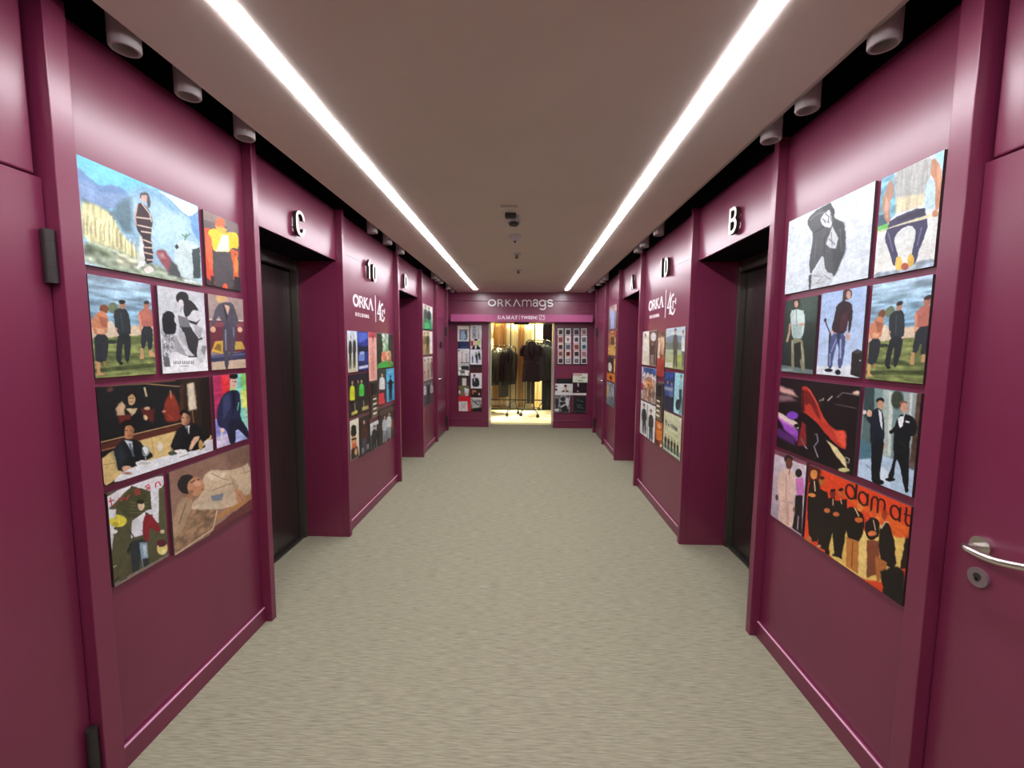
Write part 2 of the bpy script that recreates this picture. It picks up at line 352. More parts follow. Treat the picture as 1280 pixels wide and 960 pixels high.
def orka(f,lab,grp='company wall signs'):
    t=thing('wall_logo',lab,'sign',f(.4,0,0),grp); d=.004; H=.098
    def L(name,strokes):
        b=MB()
        for s in strokes: b.ribbon(s[0],s[1],d,f,len(s)>2)
        b.build(name,M['white'],t)
    L('letter',[(arc(.062,.049,.050,.041,0,360,20)[:-1],.021,1)])
    x=.132; L('letter',[([(x+.012,.0),(x+.012,.098)],.019),([(x+.012,.092)]+arc(x+.045,.070,.028,.022,90,-90,8)+[(x+.012,.048)],.013),([(x+.045,.05),(x+.088,.004)],.018),([(x-.003,.003),(x+.030,.003)],.006),([(x-.003,.095),(x+.02,.095)],.006)])
    x=.232; L('letter',[([(x+.012,.0),(x+.012,.098)],.019),([(x+.018,.048),(x+.075,.095)],.012),([(x+.032,.056),(x+.092,.003)],.018),([(x-.003,.003),(x+.03,.003)],.006),([(x-.003,.095),(x+.03,.095)],.006),([(x+.06,.095),(x+.09,.095)],.006)])
    x=.340; L('letter',[([(x+.006,.002),(x+.05,.096)],.011),([(x+.05,.100),(x+.100,.002)],.022),([(x-.008,.003),(x+.025,.003)],.006),([(x+.078,.003),(x+.122,.003)],.006)])
    L('divider',[([(.515,.145),(.515,-.100)],.008)])
    text_mesh('HOLDING',.044,f2(f,.045,-.078),'lettering',M['white'],t,.0004,1.75,d,1.0)
    g=[([(.632,-.075),(.632,.095),(.572,-.018),(.668,-.018)],.015),(arc(.705,.0,.060,.082,75,330,16),.017),([(.705,.03),(.705,-.04)],.014),([(.705,.02),(.775,.02)],.010),([(.765,.045),(.765,-.005)],.012),([(.610,-.074),(.655,-.074)],.007),([(.655,.06),(.72,.075)],.008)]
    L('monogram',g)
def f2(f,du,dv): return lambda u,v,w:f(u+du,v+dv,w)
orka(fL(3.415,1.822),'white company lettering with monogram on the left wall under the floor number')
orka(fR(4.325,1.866),'white company lettering with monogram on the right wall under the floor number')
# shop fascia lettering
t=thing('store_sign','raised pale store name lettering on the fascia above the shop entrance','sign',(-.09,7.662,2.2))
f=fE(-.694,2.222,7.662); D=.03
def G(strokes):
    b=MB()
    for s in strokes: b.ribbon(s[0],s[1],.012,f,len(s)>2,.018); b.ribbon(s[0],[q*.6 for q in s[1]] if isinstance(s[1],list) else s[1]*.6,.018,f,len(s)>2,0)
    b.build('letter',M['signwhite'],t)
h=.125
G([(arc(.074,.063,.062,.052,0,360,20)[:-1],.024,1)])
G([([(.185,0),(.185,h)],.019),([(.185,h-.007)]+arc(.230,.088,.026,.030,85,-90,8)+[(.185,.058)],.012),([(.225,.058),(.272,.002)],.017)])
G([([(.325,0),(.325,h)],.016),([(.330,.058),(.405,h-.002)],.011),([(.350,.072),(.418,.002)],.016)])
G([([(.462,.0),(.512,h-.004),(.585,.0)],.016)])
G([([(.625,0),(.625,.115)],.013),(arc(.665,.075,.038,.040,180,0,8)+[(.703,0)],.013),(arc(.741,.075,.038,.040,180,0,8)+[(.779,0)],.013)])
G([([(.815,.095)]+arc(.855,.085,.038,.036,150,0,8)+[(.893,0)],.020),(arc(.850,.036,.036,.032,0,360,14)[:-1],.019,1)])
G([(arc(.980,.062,.050,.050,0,360,18)[:-1],.023,1),([(1.036,.115),(1.036,-.010)]+arc(.985,-.012,.051,.040,0,-150,8),.023)])
G([([(1.160,.095)]+arc(1.118,.090,.042,.028,30,270,8)+arc(1.120,.034,.046,.029,90,-150,8),.024)])
t=thing('brand_sign','small white brand lettering on the box lintel over the shop door','sign',(-.09,7.5,1.98))
f=fE(-.506,1.985,7.5)
FX=[1.0]
def cap(strokes):
    b=MB(); fx=FX[0]; g=lambda u,v,w:f(u*fx,v,w)
    for s in strokes: b.ribbon(s[0],s[1],.004,g,len(s)>2)
    b.build('letter',M['white'],t)
FX[0]=.80
hh=.060
def cD(x): cap([([(x,0),(x,hh)],.018),([(x-.008,hh-.004),(x+.02,hh-.004)]+arc(x+.02,hh/2,.034,hh/2-.004,85,-85,8)+[(x-.008,.004)],.009)])
def cA(x): cap([([(x,0),(x+.035,hh)],.008),([(x+.033,hh),(x+.070,0)],.018),([(x+.012,.02),(x+.055,.02)],.006),([(x-.012,.002),(x+.014,.002)],.005),([(x+.052,.002),(x+.086,.002)],.005)])
cD(.012); cA(.085)
cap([([(.190,0),(.196,hh)],.008),([(.196,hh),(.226,.006),(.256,hh)],.014),([(.258,hh),(.264,0)],.018),([(.180,.002),(.205,.002)],.005)])
cA(.293); cap([([(.378,hh-.004),(.442,hh-.004)],.009),([(.410,hh),(.410,0)],.018),([(.396,.002),(.424,.002)],.005)])
FX[0]=1.0; cap([([(.385,hh+.008),(.385,-.01)],.006)])
text_mesh('TWEEN',.074,f2(f,.412,.004),'lettering',M['white'],t,.0022,1.12,.004,1.0)
cap([([(.694,hh+.008),(.694,-.01)],.006)])
cap([([(.735,.012),(.735,.075),(.765,.075),(.775,.045),(.765,.012),(.735,.012)],.007)])
cap([([(.790,.075),(.786,.055)],.007)]); cap([([(.835,.070),(.805,.072),(.805,.050),(.833,.040),(.830,.014),(.800,.014)],.007)])
cap([([(.735,-.008),(.838,-.008)],.007)])
# ------------------------------------------------------------------ posters and magazines: printed sheets
def paint(nx,ny,shapes,seed):
    rs=np.random.RandomState(seed)
    U,V=np.meshgrid(np.linspace(0,nx-1,nx),np.linspace(0,ny-1,ny)); img=np.zeros((ny,nx,3))
    hx=lambda h: np.array([int(h[i:i+2],16)/255 for i in (0,2,4)])
    def noise(fu,fv):
        a=rs.rand(int(fv)+2,int(fu)+2); u=U/max(1,nx-1)*fu; v=V/max(1,ny-1)*fv
        i=u.astype(int); j=v.astype(int); p=u-i; q=v-j
        return (a[j,i]*(1-p)+a[j,i+1]*p)*(1-q)+(a[j+1,i]*(1-p)+a[j+1,i+1]*p)*q-.5
    wa=.011*nx if nx>40 else 0
    UW=U+wa*noise(nx/6,ny/6)+.5*wa*noise(nx/3,ny/3); VW=V+wa*noise(nx/6,ny/6)+.5*wa*noise(nx/3,ny/3)
    def mask(uv,soft,warp=True):
        uw,vw=(UW,VW) if warp else (U,V)
        P=np.array(uv,float).reshape(-1,2)/999*[nx-1,ny-1]
        if warp and len(P)>=6: P=np.stack([.78*P+.22*np.roll(P,-1,0),.22*P+.78*np.roll(P,-1,0)],1).reshape(-1,2)   # rounded corners
        ins=np.zeros(U.shape,bool); dm=np.full(U.shape,1e9)
        for k in range(len(P)):
            (x0,y0),(x1,y1)=P[k-1],P[k]
            if y0!=y1:
                c=((y0>vw)!=(y1>vw))&(uw<(x1-x0)*(vw-y0)/(y1-y0)+x0); ins^=c
            dx,dy=x1-x0,y1-y0; l=dx*dx+dy*dy
            t=np.clip(((uw-x0)*dx+(vw-y0)*dy)/l,0,1) if l>0 else 0
            dm=np.minimum(dm,np.hypot(uw-x0-t*dx,vw-y0-t*dy))
        return np.clip(.5+np.where(ins,dm,-dm)/soft,0,1)[...,None]
    k=nx/100.0
    for s in shapes:
        if s[0]=='g':
            t=(V/max(1,ny-1))[...,None]; img=hx(s[1])*(1-t)+hx(s[2])*t
        elif s[0] in 'pq':
            a=mask(s[3],max(1.0,s[2]*max(.6,k)*.7),s[0]=='p'); img=img*(1-a)+hx(s[1])*a
        else:
            a=mask(s[4],1.5); img=img*(1+2*s[1]*noise(s[2],s[3])[...,None]*a)
    img=img*(1+.12*noise(nx/2.5,ny/2.5)[...,None]+.10*noise(nx/6,ny/6)[...,None]+.10*noise(nx/16,ny/16)[...,None])+.03*noise(nx/3,ny/3)[...,None]
    img=np.clip(img,0,1); return np.where(img<=.04045,img/12.92,((img+.055)/1.055)**2.4)
def sheet(name,wall,label,group,rect,nx,ny,shapes,seed):
    a0,a1,z0,z1=rect; mag=name=='magazine'
    d=.010 if not mag else .004
    if wall=='L': f=lambda u,v,w:(WL+w,u,v)
    elif wall=='R': f=lambda u,v,w:(WR-w,u,v)
    else:
        zz=z1-z0; f=lambda u,v,w:(u,YE-(.0085+w+.020*(z1-v)),v)
    img=paint(nx,ny,shapes,seed)
    us=np.linspace(a0,a1,nx); vs=np.linspace(z1,z0,ny)
    V=[f(u,v,d) for v in vs for u in us]
    F=[(j*nx+i,(j+1)*nx+i,(j+1)*nx+i+1,j*nx+i+1) for j in range(ny-1) for i in range(nx-1)]
    bd=[i for i in range(nx)]+[j*nx+nx-1 for j in range(1,ny)]+[(ny-1)*nx+i for i in range(nx-2,-1,-1)]+[j*nx for j in range(ny-2,0,-1)]
    n0=len(V)
    for q in bd: V.append(f(us[q%nx],vs[q//nx],0.0))
    nb=len(bd)
    for i in range(nb): F.append((bd[i],bd[(i+1)%nb],n0+(i+1)%nb,n0+i))
    F.append(tuple(n0+i for i in range(nb)))
    c=Vector(f((a0+a1)/2,z0,0)); V=[(x-c.x,y-c.y,z-c.z) for x,y,z in V]
    me=bpy.data.meshes.new(name); me.from_pydata(V,[],F); me.materials.append(M['ink']); me.materials.append(M['paper'] if mag else M['board'])
    nf=(nx-1)*(ny-1); mi=np.zeros(len(F),np.int32); mi[nf:]=1; me.polygons.foreach_set('material_index',mi)
    at=me.color_attributes.new('ink','FLOAT_COLOR','POINT'); col=np.ones((len(V),4),np.float32); col[:n0,:3]=img.reshape(-1,3)*INK; at.data.foreach_set('color',col.ravel())
    bm=bmesh.new(); bm.from_mesh(me); bmesh.ops.recalc_face_normals(bm,faces=bm.faces[:]); bm.to_mesh(me); bm.free()
    o=bpy.data.objects.new(name,me); COL.objects.link(o); o.location=c
    return tag(o,label,'poster' if not mag else 'magazine',group)
INK=.86
GROUPS=['posters on the left wall before the first lift', 'posters on the right wall before the first lift', 'posters on the left wall between the two lifts', 'posters on the right wall between the two lifts', 'posters on the left wall beside the far door', 'posters on the right wall beside the far door', 'magazines in the rack left of the shop entrance', 'small magazines on the strips right of the shop entrance', 'magazines in the low rack right of the shop entrance']
# each sheet: name, wall, label, group, (u0,u1,z0,z1), print grid, shapes in sheet coordinates 0-999
SHEETS=[
('poster','L','wide poster of a person in a striped cloak below blue mountains, dry grass at left',0,[1.316,1.802,1.751,2.087],239,193,[['g','6cc4ee','b8dcec'],['p','6f93c0',1.2,[-19,105,62,153,99,188,158,206,212,156,288,145,360,184,339,255,189,414,1,444]],['p','86a4cc',4,[-16,237,69,204,144,277,251,223,353,202,278,359,0,472]],['p','97bfd8',1.2,[274,436,303,303,368,149,469,50,574,12,696,50,825,146,903,175,1013,324,999,1009,322,1094]],['p','b2d6e6',22,[896,332,866,461,795,578,701,659,605,689,525,667,474,599,460,500,484,386,543,276,628,190,725,145,815,155,877,221]],['p','8db6d0',10,[571,62,558,97,523,137,476,172,425,197,381,206,352,199,343,177,355,145,386,107,431,72,482,45,528,33,561,39]],['p','6d9fd4',1.2,[903,175,1010,27,1010,456,927,356]],['p','dce9ec',1.2,[521,15,999,-2,1000,50,911,175,825,155,695,68]],['p','7fb0d0',8,[366,189,468,63,573,22,681,57,809,162,762,209,649,140,543,92,453,130]],['q','6f9dbc',1.0,[368,169,469,65,571,27,692,69,821,166,900,190,906,178,828,155,698,59,575,17,468,56,366,161]],['p','5f7a86',6,[246,329,365,196,358,585,278,585,219,445]],['p','66787c',5,[23,379,117,418,221,415,237,511,18,477]],['p','dcd9a4',4,[-3,426,88,403,198,439,286,642,398,760,365,943,2,800]],['n',0.25,60,9,[-3,426,88,403,199,424,286,642,387,732,366,927,10,825]],['q','f0edc4',1.0,[-1,746,-1,623,14,507,8,509,-7,625,-8,749]],['q','a8a070',1.0,[9,756,11,632,23,572,18,573,6,633,3,759]],['q','f0edc4',1.0,[24,709,24,585,39,468,33,470,18,587,17,712]],['q','a8a070',1.0,[34,719,37,594,49,534,43,534,31,596,29,722]],['q','f0edc4',1.0,[45,757,46,632,61,514,54,516,39,634,39,760]],['q','a8a070',1.0,[56,768,58,641,71,580,65,581,52,643,50,770]],['q','f0edc4',1.0,[77,704,77,577,93,458,86,460,70,580,70,707]],['q','a8a070',1.0,[88,714,90,586,103,525,97,525,84,588,82,716]],['q','f0edc4',1.0,[104,751,105,623,120,503,113,504,98,625,97,754]],['q','a8a070',1.0,[115,761,118,632,131,570,125,571,112,634,109,764]],['q','f0edc4',1.0,[136,725,136,596,152,475,145,476,129,599,129,729]],['q','a8a070',1.0,[147,736,149,605,163,543,157,543,143,607,141,739]],['q','f0edc4',1.0,[166,744,166,613,182,491,175,492,159,616,159,747]],['q','a8a070',1.0,[178,755,180,623,193,560,187,560,173,625,171,757]],['q','f0edc4',1.0,[194,720,194,588,210,464,203,466,186,591,186,723]],['q','a8a070',1.0,[205,731,207,597,221,534,215,534,201,599,199,733]],['q','f0edc4',1.0,[219,756,219,623,235,498,228,500,211,625,211,759]],['q','a8a070',1.0,[231,767,233,632,247,568,240,568,226,634,224,770]],['q','f0edc4',1.0,[251,760,251,625,263,593,256,591,243,628,243,763]],['q','a8a070',1.0,[263,771,266,635,277,619,272,614,259,637,257,774]],['q','f0edc4',1.0,[283,795,283,659,295,626,288,624,275,662,275,799]],['q','a8a070',1.0,[296,807,298,669,309,653,304,648,291,671,289,809]],['q','f0edc4',1.0,[328,812,328,674,341,641,334,638,320,676,320,816]],['q','a8a070',1.0,[341,824,343,684,355,668,350,663,336,686,334,827]],['q','f0edc4',1.0,[363,833,362,693,375,660,368,657,354,696,354,836]],['q','a8a070',1.0,[376,845,378,704,390,687,385,682,371,706,369,848]],['p','9dac96',5,[5,771,224,784,382,844,534,850,758,931,1001,951,1015,1024,-9,1025]],['p','6c7a62',6,[12,797,179,828,166,891,17,879]],['p','c9ccb0',5,[223,814,369,863,354,930,217,936]],['n',0.35,24,30,[8,770,383,828,758,931,998,952,999,999,0,999]],['p','c6dada',3,[732,516,906,455,1004,515,996,914,757,949,704,804]],['p','374649',1.2,[906,565,995,518,986,903,904,921]],['p','2a3038',1.2,[761,580,758,592,753,603,746,611,739,613,732,610,728,602,727,591,729,579,734,568,741,561,749,558,755,561,759,569]],['p','8a4a52',3,[531,705,625,655,678,742,715,871,654,938,576,805]],['p','b98a88',4,[553,728,609,703,634,755,578,771]],['p','4a4f50',3,[676,777,734,796,772,946,640,941]],['q','5f8a5a',1.0,[801,427,843,449,898,382,890,374,842,435,809,413]],['q','5f8a5a',1.0,[839,481,859,402,846,403,827,481]],['p','dfe9e6',3,[787,960,884,939,992,972,817,990]],['p','dfe6e0',2,[414,565,442,618,445,874,375,948]],['p','3a2a30',1.2,[410,252,449,219,509,270,532,390,513,463,507,596,519,829,442,883,442,618,388,512,389,386]],['q','dcc8b4',1.0,[393,404,523,369,525,353,395,390]],['q','dcc8b4',1.0,[398,483,515,469,518,454,401,468]],['q','dcc8b4',1.0,[424,540,509,524,512,508,426,525]],['q','dcc8b4',1.0,[433,621,509,634,514,619,438,606]],['q','dcc8b4',1.0,[444,702,515,685,516,670,445,687]],['q','dcc8b4',1.0,[440,757,518,758,522,742,444,742]],['q','dcc8b4',1.0,[457,830,519,815,521,800,458,815]],['q','c9a48c',1.0,[404,261,380,390,383,491,395,485,392,386,416,259]],['q','dcc8b4',1.0,[444,232,503,308,518,397,527,391,512,299,452,221]],['p','4a4248',1.2,[512,119,508,141,496,162,480,179,463,187,448,185,438,175,435,157,440,136,451,115,467,98,484,90,499,91,509,101]],['p','4a4248',1.2,[524,183,521,212,515,237,508,253,501,256,496,246,492,226,492,198,495,169,500,144,507,128,514,125,520,134,523,155]],['p','cfa99c',1.2,[497,151,493,170,486,189,475,202,463,207,454,204,447,193,446,176,449,156,457,138,467,125,479,119,489,122,495,134]],['p','e4ddd4',1.2,[513,918,508,937,496,953,479,965,460,970,444,966,433,955,430,939,435,921,447,905,464,893,482,888,499,891,510,902]]]),
('poster','L','narrow poster of a figure in a yellow top among orange and red shapes',0,[1.83,2.053,1.761,2.083],72,136,[['g','6a5c5e','3a2c30'],['p','8a7674',4,[-54,4,999,0,991,90,3,131]],['p','7c6a6a',1.2,[662,-14,1040,-8,1027,128,643,179]],['p','e0502c',1.2,[9,243,143,216,222,950,-5,869]],['p','f04a28',1.2,[-19,595,134,653,280,988,10,908]],['p','d8663a',1.2,[722,401,961,408,917,893,755,839]],['p','2c2226',1.2,[825,451,947,569,953,500]],['p','f0c834',1.2,[80,267,303,184,507,226,736,161,987,135,980,372,762,373,669,470,226,529,180,406]],['p','f2ecd2',4,[483,251,694,216,661,453,277,511]],['p','e8683a',1.2,[78,287,187,345,193,767,101,778,9,513]],['p','e8683a',1.2,[592,74,572,119,527,162,466,192,401,205,345,198,310,173,300,135,318,91,361,50,420,19,485,5,542,10,581,35]],['p','f08a50',1.2,[557,154,546,179,520,203,483,221,445,228,412,224,390,210,384,188,395,163,420,139,456,122,494,114,528,117,551,132]],['p','f0b040',2,[306,153,420,242,596,209,647,136,472,150]],['p','4c464a',1.2,[227,519,661,458,796,610,721,1045,215,1014,163,750]],['p','f05a30',1.2,[569,977,559,1002,537,1024,507,1037,475,1039,447,1030,430,1012,425,988,434,962,456,941,486,928,518,925,546,934,564,952]],['p','2c2226',1.2,[793,790,966,796,973,1005,774,996]],['p','f08a40',1.2,[934,593,923,654,902,704,875,733,849,736,827,712,816,666,815,608,827,548,847,499,874,469,900,466,922,489,934,534]],['p','2c2226',1.2,[112,857,210,868,174,1017,96,1002]]]),
('poster','L','tall poster of three men on grass by water, below the wide striped-cloak poster',0,[1.32,1.546,1.387,1.722],118,184,[['g','a9c6d8','4f87a8'],['n',0.28,5,46,[0,0,1102,-10,1056,555,-25,512]],['p','d8c4a8',2,[-16,512,225,477,1064,454,1056,563,-20,625]],['p','7f8b52',2,[-8,611,1057,548,1045,1033,-17,1012]],['p','4d5a34',3,[-5,909,1031,871,1027,919,-6,950]],['p','58653c',4,[1,779,405,784,1035,816,1033,839,-6,833]],['n',0.3,8,40,[2,604,1058,540,1019,1016,0,999]],['p','6a7a5c',2,[419,296,408,322,383,343,350,357,314,358,283,349,264,330,259,306,269,281,293,260,326,247,362,244,393,253,414,271]],['p','e0d0b8',1.2,[347,514,336,552,314,583,285,600,255,601,230,585,215,555,212,518,223,481,245,451,273,434,303,432,328,448,344,477]],['p','2f3a30',1.2,[376,643,365,652,338,659,299,663,256,664,219,660,194,653,186,645,196,637,222,630,260,625,303,625,341,628,367,635]],['p','7a4a30',1.2,[268,315,259,337,239,355,211,366,183,367,158,359,142,344,138,323,147,302,167,284,193,273,222,271,247,279,264,294]],['p','d08a64',1.2,[-11,446,141,333,248,361,243,504,215,566,34,577,7,511]],['p','a8664e',3,[105,388,249,415,222,504,152,500]],['p','e4b08c',3,[62,510,190,519,175,560,75,563]],['p','2c3238',1.2,[25,574,229,570,218,726,159,851,18,848,21,725]],['p','d0a070',1.2,[23,834,85,849,75,939,149,971,27,975]],['p','b08858',1.2,[119,836,164,837,161,900]],['p','2c3438',1.2,[334,336,435,291,544,295,593,378,606,550,551,566,492,589,405,576,351,514]],['p','242a2e',1.2,[396,555,592,551,579,727,514,874,457,821,473,668,444,669,400,879,320,840,352,669]],['p','b08468',1.2,[541,260,535,278,519,292,499,301,477,303,459,296,447,283,444,267,450,250,465,235,485,226,507,225,526,231,538,244]],['p','2a2420',1.2,[545,225,538,235,522,244,499,250,475,252,453,249,439,242,434,233,441,223,457,214,479,208,504,207,525,209,540,216]],['p','181818',1.2,[433,865,428,872,418,878,403,881,387,881,373,877,364,871,362,863,366,855,376,850,391,847,407,847,421,851,430,857]],['p','c09070',1.2,[383,513,381,521,375,527,366,530,358,530,350,527,346,522,344,514,347,507,353,501,361,498,370,497,377,500,382,506]],['q','4a5a60',1.0,[445,344,464,540,477,538,458,342]],['p','a8705a',1.2,[959,234,952,252,935,268,912,277,888,279,867,272,853,259,849,241,856,223,872,207,895,198,919,196,941,202,955,216]],['p','3a2a24',1.2,[962,201,955,212,939,221,917,227,892,229,871,226,856,218,852,209,858,198,874,189,896,183,921,181,942,184,957,191]],['p','b87060',1.2,[736,341,851,269,976,276,1028,417,1005,472,784,479,764,428]],['q','d89878',1.0,[733,351,749,430,750,525,789,523,788,426,771,345]],['p','2a3036',1.2,[779,472,991,465,976,634,932,736,873,735,871,605,816,720,746,705]],['p','c89c70',1.2,[738,705,787,712,791,827,722,826]],['p','c89c70',1.2,[894,728,948,728,1025,811,888,798]]]),
('poster','L','black and white poster of two long-haired women and a man close together',0,[1.575,1.807,1.385,1.722],86,156,[['g','c6cbd0','e6eaee'],['p','eef0f3',3,[-18,792,1013,773,1024,1027,-15,1014]],['p','b0b4b8',10,[23,401,180,443,139,571,8,667]],['p','77787c',1.2,[376,314,598,337,652,478,546,548,400,452]],['p','36363a',1.2,[436,451,809,440,789,823,551,819,481,599]],['p','b8babd',1.2,[375,469,489,516,573,742,394,724]],['p','d6d8da',1.2,[576,247,800,197,918,332,943,489,860,595,1016,665,916,897,759,901,748,735,827,596,677,478,593,379]],['p','aeb0b4',3,[717,391,913,454,867,595,743,519]],['p','8c8e92',4,[903,666,1007,683,924,808,847,736]],['p','303034',1.2,[589,359,782,380,891,333,785,415,623,395]],['q','303034',1.0,[733,624,907,591,896,571,722,604]],['p','242428',1.2,[640,90,622,124,579,154,519,172,455,176,400,166,364,142,354,111,371,78,412,49,470,30,534,24,590,34,629,57]],['p','28282c',1.2,[561,91,742,136,867,239,734,221,632,302,536,340,502,234]],['p','dcd8d8',1.2,[521,164,512,186,493,204,467,215,440,217,416,209,400,193,396,172,405,151,423,133,449,122,477,119,501,127,517,143]],['q','a8aaae',1.0,[461,202,425,269,453,272,490,204]],['p','1c1c20',1.2,[51,330,171,266,307,294,342,454,286,552,55,548]],['p','a4a6aa',1.2,[28,557,311,536,488,674,702,813,461,800,263,731,116,794,160,909,22,920,15,730]],['n',0.5,50,60,[28,557,282,536,263,731,116,794,12,888]],['p','d8dadc',2,[282,536,489,666,693,804,522,793]],['p','d8d4d4',1.2,[383,363,377,384,364,402,347,412,329,412,314,404,304,387,302,366,309,345,321,328,338,317,356,317,372,325,381,342]],['p','606268',3,[35,793,142,811,158,925,35,921]],['q','55565c',1.0,[223,859,228,892,283,889,289,857,268,856,268,882,243,884,242,858]],['q','55565c',1.0,[308,861,314,894,371,892,376,859,355,858,355,885,329,887,329,860]],['q','55565c',1.0,[405,863,411,897,469,895,474,861,453,861,453,888,426,889,426,863]],['q','55565c',1.0,[495,866,501,900,561,897,566,863,545,863,544,890,517,892,517,865]],['q','55565c',1.0,[597,868,603,903,665,900,670,866,648,865,647,893,619,895,619,867]],['q','8a8c90',1.0,[374,926,540,927,540,918,374,918]]]),
('poster','L','poster of a blond man in a dark open suit leaning on a maroon car',0,[1.83,2.059,1.385,1.723],65,134,[['g','ab9690','8c7a78'],['p','6a2c3c',1.2,[-26,340,1002,310,1006,763,-35,755]],['p','8a4a54',3,[-11,367,977,340,972,400,0,429]],['q','dccbbb',1.0,[-17,342,987,322,990,302,-13,324]],['p','d8b048',1.2,[11,755,125,618,342,606,323,786]],['p','8a6a30',2,[77,719,177,654,290,663,280,757]],['p','c8a850',1.2,[687,613,900,611,1010,726,676,731]],['p','3a3a58',1.2,[-16,810,1020,759,1019,876,-4,902]],['p','5c6288',1.2,[13,811,1004,783,1002,808,10,838]],['p','ccb49c',1.2,[-14,893,1019,870,1028,1031,-11,1032]],['p','dcb474',1.2,[537,14,518,46,469,74,402,92,331,96,268,87,227,66,215,37,233,6,279,-21,345,-40,416,-45,480,-37,524,-16]],['p','d0a888',1.2,[561,53,551,75,525,94,489,105,450,108,417,100,395,85,388,65,399,43,424,25,460,13,498,10,532,17,555,33]],['p','52505c',1.2,[224,130,426,77,673,65,783,211,847,345,724,398,639,333,435,369,339,363,263,255,96,435,10,432]],['p','dcb49c',1.2,[422,114,594,126,505,259]],['p','2e2c36',1.2,[383,120,430,108,517,262,476,358]],['p','4a4856',1.2,[351,359,754,344,732,583,596,868,506,866,541,508,494,663,461,1002,353,998,340,663]],['q','9090a0',1.0,[409,455,397,739,432,739,445,453]],['q','7c7c8c',1.0,[646,410,650,546,687,544,683,408]],['p','dcb494',1.2,[160,461,150,478,128,493,98,501,66,502,37,495,19,482,14,464,23,447,44,433,74,424,106,423,135,430,154,443]],['p','dcb494',1.2,[942,441,933,458,910,473,877,481,843,482,813,475,793,462,787,445,796,428,818,413,850,405,885,404,915,411,936,424]]]),
